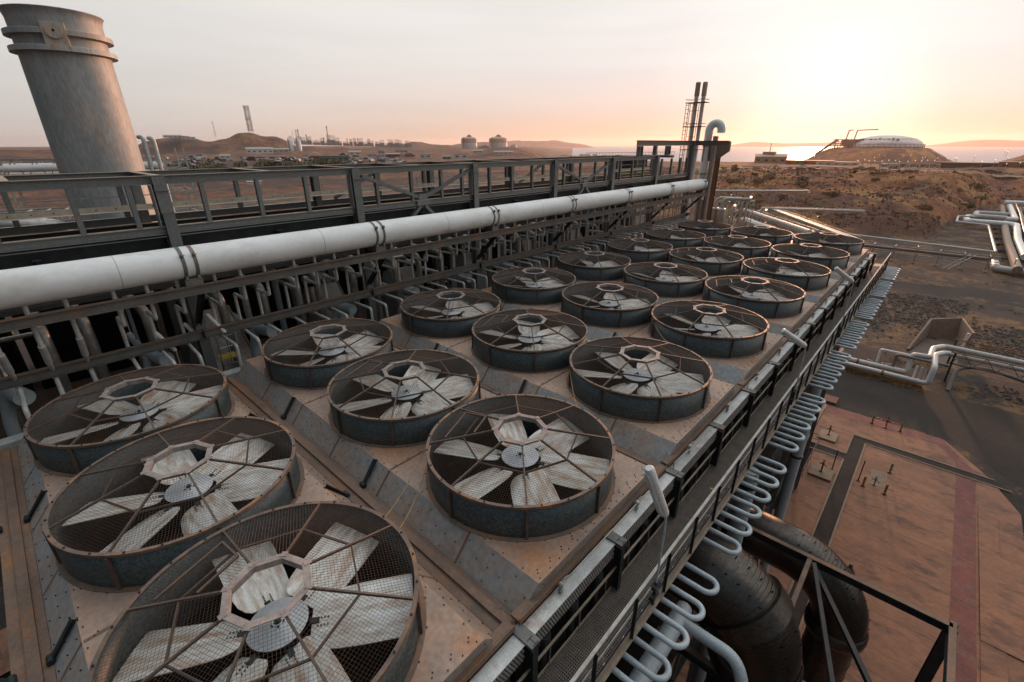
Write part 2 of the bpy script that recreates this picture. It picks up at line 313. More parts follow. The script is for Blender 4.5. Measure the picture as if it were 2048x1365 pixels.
def build_ground():
    ths = np.concatenate([np.arange(-100, 26, 0.28), np.arange(26, 260, 6.0)]); nt_ = len(ths)
    rs = np.concatenate([[0.0], np.geomspace(12, 160, 40), np.geomspace(163, 620, 190), np.geomspace(630, 9600, 110)]); nr = len(rs)
    T, Rr = np.meshgrid(np.radians(ths), rs, indexing='ij')
    X = CAM.x+Rr*np.sin(T); Y = CAM.y+Rr*np.cos(T); Z = ground_h(X, Y)
    v = np.stack([X, Y, Z], -1).reshape(-1, 3)
    i = np.arange(nt_); i2 = (i+1) % nt_; j = np.arange(nr-1)
    a = (i[:, None]*nr+j).ravel(); b = (i2[:, None]*nr+j).ravel()
    f = np.stack([a, a+1, b+1, b], -1)
    me = bpy.data.meshes.new('ground'); me.vertices.add(len(v)); me.vertices.foreach_set('co', v.ravel())
    me.loops.add(f.size); me.loops.foreach_set('vertex_index', f.ravel()); me.polygons.add(len(f)); me.polygons.foreach_set('loop_start', np.arange(len(f))*4)
    me.polygons.foreach_set('use_smooth', np.ones(len(f), bool)); me.update(calc_edges=True)
    m = bpy.data.materials.new('outback_soil'); m.use_nodes = True; t = m.node_tree; t.nodes.clear()
    o = N('ShaderNodeOutputMaterial', t); bs = N('ShaderNodeBsdfPrincipled', t); bs.inputs['Roughness'].default_value = 0.95; t.links.new(bs.outputs[0], o.inputs[0])
    g = N('ShaderNodeTexCoord', t)
    def nz(sc, det=6, st=(1, 1, 1), ro=0.62):
        mp_ = N('ShaderNodeMapping', t); mp_.inputs['Scale'].default_value = st; t.links.new(g.outputs['Object'], mp_.inputs[0])
        n = N('ShaderNodeTexNoise', t); n.inputs['Scale'].default_value = sc; n.inputs['Detail'].default_value = det; n.inputs['Roughness'].default_value = ro; t.links.new(mp_.outputs[0], n.inputs['Vector']); return n.outputs[0]
    def mx(fac, c1, c2):
        q = N('ShaderNodeMix', t, data_type='RGBA'); t.links.new(fac, q.inputs[0])
        for k, c in ((6, c1), (7, c2)):
            if isinstance(c, tuple): q.inputs[k].default_value = (*c, 1)
            else: t.links.new(c, q.inputs[k])
        return q.outputs[2]
    soil = ramp(nz(0.9, 8), [(0.3, (0.20, 0.062, 0.024)), (0.5, (0.32, 0.115, 0.042)), (0.66, (0.08, 0.036, 0.02))], t).outputs[0]
    dry = ramp(nz(1.6, 8), [(0.35, (0.50, 0.27, 0.09)), (0.6, (0.32, 0.15, 0.045))], t).outputs[0]
    rockd = ramp(nz(1.2, 9, ro=0.75), [(0.3, (0.045, 0.036, 0.030)), (0.7, (0.10, 0.066, 0.046))], t).outputs[0]
    green = ramp(nz(0.5, 8), [(0.3, (0.05, 0.06, 0.022)), (0.7, (0.10, 0.085, 0.035))], t).outputs[0]
    c = mx(ramp(nz(0.045, 9, (1.0, 1.5, 1), 0.75), [(0.50, (0, 0, 0)), (0.56, (1, 1, 1))], t).outputs[0], soil, dry)
    c = mx(ramp(nz(0.06, 9, (1, 1.4, 1), 0.74), [(0.53, (0, 0, 0)), (0.60, (1, 1, 1))], t).outputs[0], c, rockd)
    c = mx(ramp(nz(0.10, 10, (1, 1, 1), 0.8), [(0.58, (0, 0, 0)), (0.63, (1, 1, 1))], t).outputs[0], c, green)
    # cleared yards are flat gravel: below the berm level
    sepz = N('ShaderNodeSeparateXYZ', t); t.links.new(g.outputs['Object'], sepz.inputs[0])
    lowm = N('ShaderNodeMapRange', t); lowm.inputs[1].default_value = G+0.6; lowm.inputs[2].default_value = G+1.8; lowm.inputs[3].default_value = 1; lowm.inputs[4].default_value = 0; t.links.new(sepz.outputs[2], lowm.inputs[0])
    yard = ramp(nz(0.13, 10, ro=0.75), [(0.40, (0.040, 0.033, 0.027)), (0.52, (0.075, 0.055, 0.042)), (0.56, (0.27, 0.145, 0.055)), (0.62, (0.06, 0.043, 0.032))], t).outputs[0]
    dd = ramp(nz(0.9, 9, ro=0.8), [(0.35, (0.060, 0.028, 0.020)), (0.6, (0.12, 0.05, 0.032))], t).outputs[0]
    c = mx(ramp(nz(0.009, 9, (1, 1, 1), 0.72), [(0.50, (0, 0, 0)), (0.535, (1, 1, 1))], t).outputs[0], c, dd)
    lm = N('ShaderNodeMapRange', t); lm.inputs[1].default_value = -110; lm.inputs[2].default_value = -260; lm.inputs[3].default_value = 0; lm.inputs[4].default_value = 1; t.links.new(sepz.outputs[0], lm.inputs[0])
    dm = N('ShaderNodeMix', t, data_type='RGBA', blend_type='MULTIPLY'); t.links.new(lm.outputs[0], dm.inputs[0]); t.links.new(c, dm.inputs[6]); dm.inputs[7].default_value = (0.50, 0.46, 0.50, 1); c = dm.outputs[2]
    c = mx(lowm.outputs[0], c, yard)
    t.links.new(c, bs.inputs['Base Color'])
    bp = N('ShaderNodeBump', t); bp.inputs['Strength'].default_value = 1.0; bp.inputs['Distance'].default_value = 1.6
    t.links.new(nz(0.5, 10, ro=0.8), bp.inputs['Height']); t.links.new(bp.outputs[0], bs.inputs['Normal'])
    me.materials.append(m); ob = bpy.data.objects.new('ground', me); COL.objects.link(ob); tag(ob, kind='structure')
build_ground()
# sea
sea = MB(); nn = 96
sea.add([(CAM.x, CAM.y, -32)]+[(CAM.x+11000*math.cos(2*PI*i/nn), CAM.y+11000*math.sin(2*PI*i/nn), -32) for i in range(nn)], [(0, 1+i, 1+(i+1) % nn) for i in range(nn)])
seam = mat('sea_water', (0.10, 0.14, 0.17), (0.12, 0.16, 0.19), 0.01, 0.42, bump=0.5, bscale=0.05, spec=0.6)
tag(sea.build('sea', seam), kind='structure')

def sheet(name, pts, z, m, kind='structure'):
    b = MB(); b.add([(x, y, z) for x, y in pts], [tuple(range(len(pts)))]); o = b.build(name, m); return tag(o, kind=kind)
z0 = G
# asphalt area, pad, drains
sheet('road', [(-60, 56.6), (1.3, 56.8), (12, 56.8), (16.5, 52), (60, 50), (60, 70), (18, 68.2), (9.5, 68.0), (1.2, 67.4), (-60, 66)], z0+0.008, 'asphalt')
sheet('road', [(-40, 117), (0.4, 118), (10, 120.2), (20.8, 123), (70, 131), (70, 138), (20.8, 130.6), (10, 127.6), (-0.2, 125), (-40, 123)], z0+0.006, 'asphalt')
sheet('road', [(8, 93), (13.3, 110.5), (19.9, 108.5), (60, 104), (60, 112), (20, 114.5), (13, 117.5), (4, 119), (1, 112)], z0+0.010, 'asphalt')
pad = MB(); pad.prism([(-30, -20), (16.4, -20), (16.4, 47), (14.6, 51.4), (11.5, 56.2), (1.5, 56.2), (-30, 56.2)], z0-0.2, z0+0.10)
tag(pad.build('pavement', 'concrete'), kind='structure')
sheet('pavement_marking', [(-30, 54.3), (1.6, 54.3), (11.0, 54.7), (12.4, 52.4), (12.5, 47), (12.5, -20), (13.75, -20), (13.75, 48.2), (13.9, 51.3), (11.4, 56.1), (-30, 56.1)], z0+0.104, 'redpaint')
sheet('drain', [(4.75, -20), (5.75, -20), (5.75, 50.2), (16.0, 50.2), (15.2, 51.1), (4.75, 51.1), (4.75, 46.9), (-30, 46.9), (-30, 45.9), (4.75, 45.9)], z0+0.108, 'asphalt')
kb = MB()
for a, b_ in (((5.83, -20), (5.83, 50.1)), ((5.83, 50.1), (16, 50.1)), ((4.67, -20), (4.67, 45.8)), ((4.67, 47.0), (4.67, 51.1)), ((4.67, 45.82), (-30, 45.82)), ((4.67, 46.98), (-30, 46.98)), ((4.7, 51.2), (15, 51.2))):
    kb.beam((*a, z0+0.13), (*b_, z0+0.13), 0.12, 0.06)
for y in (42.1, 37.9, 33.6, 29.0, 24.5): kb.beam((5.9, y, z0+0.103), (16.3, y+0.4, z0+0.103), 0.03, 0.012)
tag(kb.build('kerb', 'kerb'), kind='structure')
kb = MB(); kb.box(13.9, 15.0, -20, 46, z0+0.104, z0+0.16); kb.box(13.9, 16.2, 31, 40, z0+0.10, z0+0.20)
tag(kb.build('kerb', 'concrete'), kind='structure')

# rubble, tufts
def scatter_ok(x, y):
    if 55 < y < 70.5 and x > -30: return False
    if 116 < y < 127+0.3*x and x < 60: return False
    return True
rk = MB()
for i in range(5200):
    zone = random.random()
    if zone < .62: x = random.uniform(-4, 30); y = random.uniform(88, 117)
    elif zone < .8: x = random.uniform(8, 34); y = random.uniform(60, 92)
    else: x = random.uniform(-12, 30); y = random.uniform(70, 118)
    if not scatter_ok(x, y) or (x < 8.5 and 66 < y < 84) or fbm(x/9, y/9) < -0.10: continue
    if 13 < x < 60 and 104 < y < 116 and random.random() < .9: continue
    s = random.uniform(0.08, 0.30)*(1.6 if random.random() < .07 else 1); h = s*random.uniform(.5, 1)
    a = random.random()*6
    pts = []
    for k in range(5): pts.append((x+math.cos(a+k*1.257)*s*random.uniform(.6, 1.1), y+math.sin(a+k*1.257)*s*random.uniform(.6, 1.1), z0-0.05))
    pts2 = [((p[0]-x)*.6+x+random.uniform(-.2, .2)*s, (p[1]-y)*.6+y, z0+h*random.uniform(.6, 1)) for p in pts]
    rk.add(pts+pts2, [(i_, (i_+1) % 5, 5+(i_+1) % 5, 5+i_) for i_ in range(5)]+[(5, 6, 7, 8, 9)])
tag(rk.build('rubble', 'rock'), 'loose dark rocks strewn over the yard beyond the asphalt road', 'rocks', kind='stuff')
hk = MB()
for i in range(5200):
    th = random.uniform(-20, 7); d = random.uniform(178, 400)*(1 if random.random() < .8 else .9); x = CAM.x+d*math.sin(R(th)); y = CAM.y+d*math.cos(R(th)); z = float(ground_h(x, y))
    if z < G+1.5 or fbm(x/23+9, y/23) < -.05: continue
    s_ = random.uniform(.25, .8)*(2.2 if random.random() < .06 else 1); a = random.random()*6
    p = [(x+math.cos(a+k*1.257)*s_*random.uniform(.6, 1.1), y+math.sin(a+k*1.257)*s_*random.uniform(.6, 1.1), z-.4) for k in range(5)]
    q = [((v[0]-x)*.6+x+random.uniform(-.2, .2)*s_, (v[1]-y)*.6+y, z+s_*random.uniform(.3, .8)) for v in p]
    hk.add(p+q, [(i_, (i_+1) % 5, 5+(i_+1) % 5, 5+i_) for i_ in range(5)]+[(5, 6, 7, 8, 9)])
M['redrock'] = mat('red_rock', (0.14, 0.055, 0.03), (0.075, 0.035, 0.024), 0.3, 0.95)
tag(hk.build('hillside_rocks', 'redrock'), 'loose red brown rocks covering the hillside slopes', 'rocks', kind='stuff')
gr = MB()
def tuft(b, x, y, z, s, n=9):
    for k in range(n):
        a = random.random()*2*PI; l = s*random.uniform(.6, 1.2); wd = s*.09
        bx = x+random.uniform(-.4, .4)*s; by = y+random.uniform(-.4, .4)*s; tx = bx+math.cos(a)*l*.55; ty = by+math.sin(a)*l*.55
        px = -math.sin(a)*wd; py = math.cos(a)*wd
        b.add([(bx-px, by-py, z), (bx+px, by+py, z), (tx, ty, z+l*.8)], [(0, 1, 2)])
for i in range(3400):
    q = random.random()
    if q < .35: x = random.uniform(-3, 9); y = random.gauss(69.0-0.1*(x-1), .45)
    elif q < .8: x = random.uniform(-6, 26); y = random.uniform(70, 118)
    else: x = random.uniform(-8, 26); y = random.uniform(126, 150)
    if q >= .35 and (not scatter_ok(x, y) or fbm(x/6+40, y/6) < 0.03): continue
    tuft(gr, x, y, z0, random.uniform(.18, .5))
for i in range(7000):
    th = random.uniform(-20, 6); d = random.uniform(180, 330); x = CAM.x+d*math.sin(R(th)); y = CAM.y+d*math.cos(R(th)); z = float(ground_h(x, y))
    if z < G+1.5 or fbm(x/19+70, y/19) < .0: continue
    tuft(gr, x, y, z, random.uniform(.5, 1.3), 5)
tag(gr.build('dry_grass', 'grass'), 'tufts of dry orange grass along the road edge and yard', 'grass', kind='stuff')

def leaf_clump(name, m, n=420, w=1.0, h=0.7, ls=0.16):
    b = MB()
    lob = [(random.uniform(-.55, .55)*w, random.uniform(-.55, .55)*w, random.uniform(.25, .8)*h, random.uniform(.3, .55)) for _ in range(7)]
    for k in range(n):
        cx, cy, cz, rr = random.choice(lob)
        d = Vector((random.gauss(0, 1), random.gauss(0, 1), random.gauss(0, 1))).normalized()*rr*random.uniform(.5, 1.05)
        p = Vector((cx+d.x*w, cy+d.y*w, max(0.02, cz+d.z*h)))
        u = Vector((random.gauss(0, 1), random.gauss(0, 1), random.gauss(0, 1))).normalized(); v = u.orthogonal().normalized(); s = ls*random.uniform(.6, 1.3)
        b.add([p-u*s, p+v*s*.6, p+u*s, p-v*s*.6], [(0, 1, 2, 3)])
    st = MB()
    for cx, cy, cz, rr in lob: st.tube([(0, 0, -.3), (cx*.4, cy*.4, cz*.5), (cx, cy, cz)], [.05, .035, .015], 5)
    return b.mesh(name, M[m]), st.mesh(name+'_stem', M['bark'])
CL = {'d': [leaf_clump('foliage', 'leafd') for _ in range(3)], 'o': [leaf_clump('foliage', 'leafo') for _ in range(3)]}
def bush(x, y, s, k, label, group, sq=1.0, name='shrub'):
    me, st = random.choice(CL[k]); z = float(ground_h(x, y))
    e = empty(name, (x, y, z-0.05*s), label, 'shrub' if name == 'shrub' else 'tree', group)
    for nm, q in (('crown', me), ('stem' if name == 'shrub' else 'trunk', st)):
        o = bpy.data.objects.new(nm, q); COL.objects.link(o); o.parent = e
    e.scale = (s, s, s*sq); e.rotation_euler[2] = random.random()*6
def pol(th, d): return CAM.x+d*math.sin(R(th)), CAM.y+d*math.cos(R(th))
for i in range(64):
    th = random.uniform(-19.5, 3.0); d = random.uniform(195, 335) if i < 52 else random.uniform(340, 430)
    x, y = pol(th, d)
    if float(ground_h(x, y)) < G+2.5: continue
    bush(x, y, random.uniform(1.6, 4.2), random.choice('ood'), 'olive bush growing on the rust red hillside below the sea', 'bushes on the red hillside', random.uniform(.6, .9))
for i in range(54):
    th = -78+i*0.45+random.uniform(-.2, .2); d = random.uniform(470, 540)
    x, y = pol(th, d)
    bush(x, y, random.uniform(6.0, 9.5), random.choice('dddo'), 'dark green tree in the thicket behind the steel truss', 'trees of the thicket behind the truss', random.uniform(.8, 1.1), 'tree')
for i in range(14):
    th = -76+i*.8+random.uniform(-.3, .3); d = random.uniform(105, 150)
    x, y = pol(th, d)
    bush(x, y, random.uniform(3.5, 5.5), random.choice('dod'), 'green tree seen between the posts of the steel truss', 'trees seen through the truss', 1.0, 'tree')

relabel('bushes on the red hillside', 'olive bush on the red hillside, %s from the left')
relabel('trees of the thicket behind the truss', 'dark green tree of the thicket beyond the truss, %s from the left')
relabel('trees seen through the truss', 'green tree seen between the truss posts, %s from the left')
# ================================================================== FAN DECK
RF = 2.1; ZR = -0.78; ZV = -1.30
X0, X1 = -2*DX-2.3, 2.30
YF = 2.1; YV = 2.52
def circ_pts(cx, r, n=48): return [(cx+r*math.cos(2*PI*k/n), r*math.sin(2*PI*k/n)) for k in range(n)]
def make_bay():
    e = empty('fan_bay_casing', (0, 0, 0), '', 'casing')
    roof = MB(); n = 64
    for c in range(3):
        cx = -c*DX; xl = cx-DX/2 if c < 2 else X0; xr = cx+DX/2 if c > 0 else X1
        inn = []; o = []
        for k in range(n):
            a = 2*PI*k/n+PI/n*0; ca, sa = math.cos(a), math.sin(a)
            inn.append((cx+2.08*ca, 2.08*sa, ZR))
            sx = ((xr-cx) if ca > 0 else (cx-xl))/max(abs(ca), 1e-9); sy = YF/max(abs(sa), 1e-9); s = min(sx, sy)
            o.append((cx+s*ca, s*sa, ZR))
        # snap nearest samples to the corners
        for X_, Y_ in ((xl, -YF), (xl, YF), (xr, -YF), (xr, YF)):
            k = min(range(n), key=lambda q: (o[q][0]-X_)**2+(o[q][1]-Y_)**2); o[k] = (X_, Y_, ZR)
        roof.add(inn+o, [(k, n+k, n+(k+1) % n, (k+1) % n) for k in range(n)])
    roof.build('roof_sheet', 'rustdeck', e)
    for s in (-1, 1):
        b = MB(); b.add([(X0, s*YF, ZR), (X1, s*YF, ZR), (X1-.10, s*YV, ZV), (X0, s*YV, ZV)], [(0, 1, 2, 3) if s < 0 else (0, 3, 2, 1)])
        b.build('sloped_sheet', 'slope' if s < 0 else 'rustdeck', e)  # far slope takes the tan sheet: its lit look is put into the colour
    f = MB()
    f.add([(X1, -YF, ZR), (X1, YF, ZR), (X1-.02, YF+.1, -1.04), (X1-.02, -YF-.1, -1.04)], [(0, 1, 2, 3)])
    f.add([(X1, YF, ZR), (X1-.10, YV, ZV), (X1-.02, YF+.1, -1.04)], [(0, 1, 2)]); f.add([(X1, -YF, ZR), (X1-.10, -YV, ZV), (X1-.02, -YF-.1, -1.04)], [(0, 2, 1)])
    f.build('end_sheet', 'slope', e)
    f = MB(); f.add([(X0, -YF, ZR), (X0, YF, ZR), (X0, YV, ZV), (X0, -YV, ZV)], [(0, 3, 2, 1)]); f.build('end_sheet', 'slope', e)
    c = MB(); c.box(X1-.12, X1+.10, -2.70, 2.70, -1.10, -1.045); c.box(X1+.085, X1+.10, -2.70, 2.70, -1.045, -0.985); c.box(X1-.02, X1+.02, -2.70, 2.70, -1.24, -1.10); c.box(X1-.02, X1+.16, -2.70, 2.70, -1.29, -1.24)
    c.build('edge_channel', 'rustrail', e)
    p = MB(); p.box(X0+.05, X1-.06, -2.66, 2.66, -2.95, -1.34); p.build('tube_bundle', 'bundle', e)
    for x in (X0, X1-.03):
        fr = MB(); fr.box(x-.03, x+.03, -2.72, 2.72, -3.3, -2.96); fr.build('bundle_frame', 'dark', e)
    bt = MB()
    def bolt(x, y, z, nx=0, ny=0, nz=1, s=.0125):
        nrm_ = Vector((nx, ny, nz)).normalized(); u = nrm_.orthogonal().normalized(); v = nrm_.cross(u); q = Vector((x, y, z)); t = nrm_*.018
        bt.add([q+u*s, q+v*s, q-u*s, q-v*s, q+u*s+t, q+v*s+t, q-u*s+t, q-v*s+t], [(4, 5, 6, 7), (0, 1, 5, 4), (1, 2, 6, 5), (2, 3, 7, 6), (3, 0, 4, 7)])
    for s in (-1, 1):
        ny, nz = s*(ZR-ZV), (YV-YF)
        for k in range(44):
            x = X0+.2+k*.305
            for q in (.12, .5, .88) if k % 4 == 0 else (.5,) if k % 2 else (.88, .2):
                bolt(x, s*(YF+(YV-YF)*q), ZR+(ZV-ZR)*q, 0, ny, nz)
        for k in range(28): bolt(X0+.3+k*.49, s*(YF-.05), ZR)
    for k in range(15): bolt(X1-.06, -2.0+k*.285, ZR)
    for c_ in (DX/2, -DX/2, -1.5*DX):
        for k in range(12): bolt(c_ if c_ < X1-.15 else X1-.15, -1.95+k*.35, ZR); bolt((c_ if c_ < X1-.15 else X1-.15)-.05, -1.90+k*.35, ZR)
    for c_ in range(3):
        for k in range(26):
            a = 2*PI*k/26+.1; x = -c_*DX+2.2*math.cos(a); y = 2.2*math.sin(a)
            if abs(y) < YF-.03 and x < X1-.03: bolt(x, y, ZR)
    tag(bt.build('bolts', 'dark', e), kind='stuff')
    sm = MB()
    for c_ in (-DX/2, -1.5*DX): sm.box(c_-.03, c_+.03, -YF+.02, YF-.02, ZR+.001, ZR+.006)
    for s in (-1, 1):
        for c_ in (0.55, -DX/2, -DX, -1.5*DX, -2*DX):
            a = Vector((c_, s*YF, ZR)); b_ = Vector((c_-.02, s*YV, ZV)); nv = Vector((0, s*(ZR-ZV), (YV-YF))).normalized()*.004
            sm.add([a+nv-Vector((.03, 0, 0)), a+nv+Vector((.03, 0, 0)), b_+nv+Vector((.03, 0, 0)), b_+nv-Vector((.03, 0, 0))], [(0, 1, 2, 3)])
    sm.build('seam', 'rustrail', e)
    return e
bay0 = make_bay()
for i in range(8):
    b = bay0 if i == 0 else copy_tree(bay0)
    b.location = (0, i*DY, 0); tag(b, 'rusty folded sheet casing carrying the %s row of three fans' % ORD[i], 'fan casing', 'sheet casings under the fan rows')

# gutters between the casings
def make_gutter():
    e = empty('valley_gutter', (0, 0, 0), '', 'gutter')
    b = MB(); b.box(X0, X1+.02, -.235, .235, ZV-.05, ZV+.004); b.build('gutter_plate', 'rustrail', e)
    r = MB(); r.beam((X0, .03, ZV+.045), (X1, .03, ZV+.045), .16, .06); r.build('centre_beam', 'rustrail', e)
    for cx in (DX/2+.0, -DX/2, -1.5*DX):
        if cx > X1-.2: continue
        for s in (-1, 1):
            k = MB(); a = Vector((cx-.55, s*.25, ZV+.03)); c = Vector((cx-.55, s*(DY/2-YF-.02), ZR+.03)); k.ibeam(a, c, .10, .10, (0, -s, 1), .015)
            k.tube([(cx-.63, s*.22, ZV+.05), (cx-.47, s*.22, ZV+.05)], .06, 10); k.build('tie_bracket', 'dark', e)
    return e
gt0 = make_gutter()
for i in range(8):
    b = gt0 if i == 0 else copy_tree(gt0)
    b.location = (0, (i-.5)*DY, 0)
    tag(b, ('rusty gutter in front of the nearest fan row' if i == 0 else 'rusty gutter between the %s and %s fan rows' % (ORD[i-1], ORD[i])), 'gutter', 'gutters between the fan rows')
sr = MB()
for i in range(-1, 8): pass

# fans
RI, RO, ZT = 0.56, 2.07, 0.33
def cz(r): return ZT*(1-(r-RI*math.cos(PI/8))/(RO*math.cos(PI/8)-RI*math.cos(PI/8)))
def make_fan():
    e = empty('cooling_fan', (0, 0, 0), '', 'fan')
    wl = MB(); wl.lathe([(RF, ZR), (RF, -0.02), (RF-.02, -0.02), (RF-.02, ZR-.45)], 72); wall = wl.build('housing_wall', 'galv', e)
    fl = MB(); fl.lathe([(RF+.002, ZR+.02), (RF+.09, ZR+.015), (RF+.09, ZR+.004), (RF+.002, ZR+.004)], 72, smooth=False); fl.build('base_flange', 'rustrail', e)
    rm = MB(); rm.lathe([(RF-.035, -.018), (RF-.035, .012), (RF+.032, .012), (RF+.032, -.05), (RF+.022, -.05), (RF+.022, -.018)], 72, smooth=False, closed=True); rm.build('rim', 'rimc', e)
    bo = MB()
    for k in range(24):
        a = 2*PI*(k+.5)/24; bo.lathe([(0.0, .035), (.018, .035), (.018, .012)], 6, (RF*math.cos(a), RF*math.sin(a), 0), False)
    bo.build('rim_bolt', 'dark', e)
    for k in range(8):
        a = 2*PI*k/8; ca, sa = math.cos(a), math.sin(a)
        b = MB(); b.beam(((RF+.028)*ca, (RF+.028)*sa, ZR+.02), ((RF+.028)*ca, (RF+.028)*sa, -.06), .05, .05, (ca, sa, 0)); b.build('stiffener', 'bar', e)
        b = MB(); b.beam((RI*1.06*ca, RI*1.06*sa, ZT-.03), ((RO-.01)*ca, (RO-.01)*sa, -.012), .032, .045); b.build('spoke', 'bar', e)
        a2 = 2*PI*(k+1)/8; rt = 1.30; zt = ZT*(1-(rt-RI)/(RO-RI))-.03
        b = MB(); b.beam((rt*ca, rt*sa, zt), (rt*math.cos(a2), rt*math.sin(a2), zt), .03, .035); b.build('tie_bar', 'bar', e)
    # inspection hatch bars in one sector
    b = MB()
    for rt in (1.05, 1.72):
        for s in (0,):
            p = [Vector((rt*math.cos(q), rt*math.sin(q), ZT*(1-(rt-RI)/(RO-RI))+.0)) for q in (PI*1.02, PI*1.235)]
            b.beam(p[0], p[1], .035, .035)
    b.beam((1.05*math.cos(PI*1.02), 1.05*math.sin(PI*1.02), .22), (1.72*math.cos(PI*1.02), 1.72*math.sin(PI*1.02), .075), .035, .035)
    b.build('hatch_frame', 'bar', e)
    rg = MB(); n = 8; vs = []
    for r_, z in ((RI+.07, ZT+.012), (RI-.045, ZT+.012), (RI-.045, ZT-.10), (RI-.03, ZT-.10), (RI-.03, ZT-.004), (RI+.07, ZT-.004)):
        vs += [(r_*math.cos(2*PI*k/n), r_*math.sin(2*PI*k/n), z) for k in range(n)]
    rg.add(vs, [(i*n+k, i*n+(k+1) % n, ((i+1) % 6)*n+(k+1) % n, ((i+1) % 6)*n+k) for i in range(6) for k in range(n)])
    for k in range(8):
        a = 2*PI*k/8; rg.beam(((RI-.02)*math.cos(a), (RI-.02)*math.sin(a), ZT+.017), ((RI+.085)*math.cos(a), (RI+.085)*math.sin(a), ZT+.006), .09, .012)
    rg.build('crown_ring', 'ring', e)
    ms = MB(); t8 = math.tan(PI/8); c8 = math.cos(PI/8); W_ = .0044; sp = .05
    for k in range(8):
        am = 2*PI*(k+.5)/8; U_ = Vector((math.cos(am), math.sin(am), 0)); V_ = Vector((-math.sin(am), math.cos(am), 0))
        pz = lambda u: max(.004, ZT*(1-(u-RI*c8)/(RO*c8-RI*c8)))
        u = RI*c8+.04
        while u < RO-.01:
            v = u*t8
            if math.hypot(u, v) > RO: v = math.sqrt(RO*RO-u*u)
            ms.wire(U_*u-V_*v+Vector((0, 0, pz(u))), U_*u+V_*v+Vector((0, 0, pz(u))), W_); u += sp
        v = -15*sp
        while v <= 15*sp+1e-6:
            u0 = max(RI*c8, abs(v)/t8); u1 = math.sqrt(RO*RO-v*v); um = RO*c8
            if u0 < um-.02: ms.wire(U_*u0+V_*v+Vector((0, 0, pz(u0)+.004)), U_*min(um, u1)+V_*v+Vector((0, 0, pz(um)+.004)), W_)
            if u1 > um+.02: ms.wire(U_*um+V_*v+Vector((0, 0, pz(um)+.004)), U_*u1+V_*v+Vector((0, 0, .008)), W_)
            v += sp
    ms.build('wire_mesh', 'wire', e)
    # rotor
    hb = MB(); hb.lathe([(0, -.39), (.06, -.39), (.06, -.375), (.075, -.375), (.075, -.40), (.43, -.405), (.435, -.415), (.43, -.425), (.12, -.43)], 40)
    hub = hb.build('hub', 'hub', e)
    hs = MB(); hs.lathe([(.10, -.43), (.19, -.46), (.19, -1.3)], 24); hs.build('hub_body', 'dark', hub)
    ax = MB()
    for k in range(5):
        a = 2*PI*k/5; ax.beam((0, 0, -.385), (.10*math.cos(a), .10*math.sin(a), -.392), .03, .02)
    ax.lathe([(0, -.34), (.035, -.34), (.035, -.39)], 10); ax.build('shaft_cap', 'dark', hub)
    prof = [(.47, .50), (.53, .66), (.66, .80), (.90, .88), (1.20, .92), (1.92, .96), (1.985, .95), (2.0, .91)]
    b = MB(); nsec = 7; top = []; bot = []
    for r_, wd in prof:
        pit = R(19-6*(r_-.5)/1.45)
        for j in range(nsec):
            t_ = j/(nsec-1)-.5; y = t_*wd; z = .02*wd*(1-(2*t_)**2)
            yy = y*math.cos(pit)-z*math.sin(pit); zz = y*math.sin(pit)+z*math.cos(pit)-.53
            top.append((r_, yy, zz)); bot.append((r_, yy, zz-.018))
    nn_ = len(prof); fs = []
    for i in range(nn_-1):
        for j in range(nsec-1): fs.append((i*nsec+j, (i+1)*nsec+j, (i+1)*nsec+j+1, i*nsec+j+1))
    b.add(top, fs, True); b.add(bot, [tuple(reversed(f_)) for f_ in fs], True)
    m_ = nn_*nsec; ed = [j for j in range(nsec)]+[i*nsec+nsec-1 for i in range(1, nn_)]+[(nn_-1)*nsec+j for j in range(nsec-2, -1, -1)]+[i*nsec for i in range(nn_-2, 0, -1)]
    b.add(top+bot, [(ed[q], ed[(q+1) % len(ed)], m_+ed[(q+1) % len(ed)], m_+ed[q]) for q in range(len(ed))])
    bm = b.mesh('blade', M['blade'])
    rv = MB()
    for q in range(4):
        for w_ in (-.08, .02): rv.beam((.56+.05*q, w_, -.52+w_*.33), (.56+.05*q, w_, -.495+w_*.33), .018, .018)
    rv.beam((.44, 0, -.51), (.58, 0, -.515), .09, .03)
    rvm = rv.mesh('root_bolts', M['dark'])
    for k in range(6):
        o = bpy.data.objects.new('blade', bm); COL.objects.link(o); o.parent = hub; o.rotation_euler[2] = 2*PI*k/6
    for k in range(6):
        o = bpy.data.objects.new('root_bolts', rvm); COL.objects.link(o); o.parent = hub; o.rotation_euler[2] = 2*PI*k/6
    return e
fan0 = make_fan()
CN = ['beside the walkway', 'in the middle line', 'on the white pipe side']
rots = [[55, 0, 20], [25, 5, 40], [30, 12, 10], [35, 50, 28], [10, 44, 20], [33, 12, 52], [8, 27, 48], [41, 20, 5]]
for i in range(8):
    for j in range(3):
        f = fan0 if (i, j) == (0, 0) else copy_tree(fan0)
        f.location = (-j*DX, i*DY, 0)
        tag(f, 'round caged fan with a rusty wire guard, %s row, %s' % (ORD[i], CN[j]), 'fan', 'caged cooling fans on the deck')
        for ch in list(f.children):
            if ch.name.startswith('hatch_frame') and (i*3+j) % 4 in (1, 2): bpy.data.objects.remove(ch); continue
            if ch.name.startswith('hub'): ch.rotation_euler[2] = R(rots[i][j])

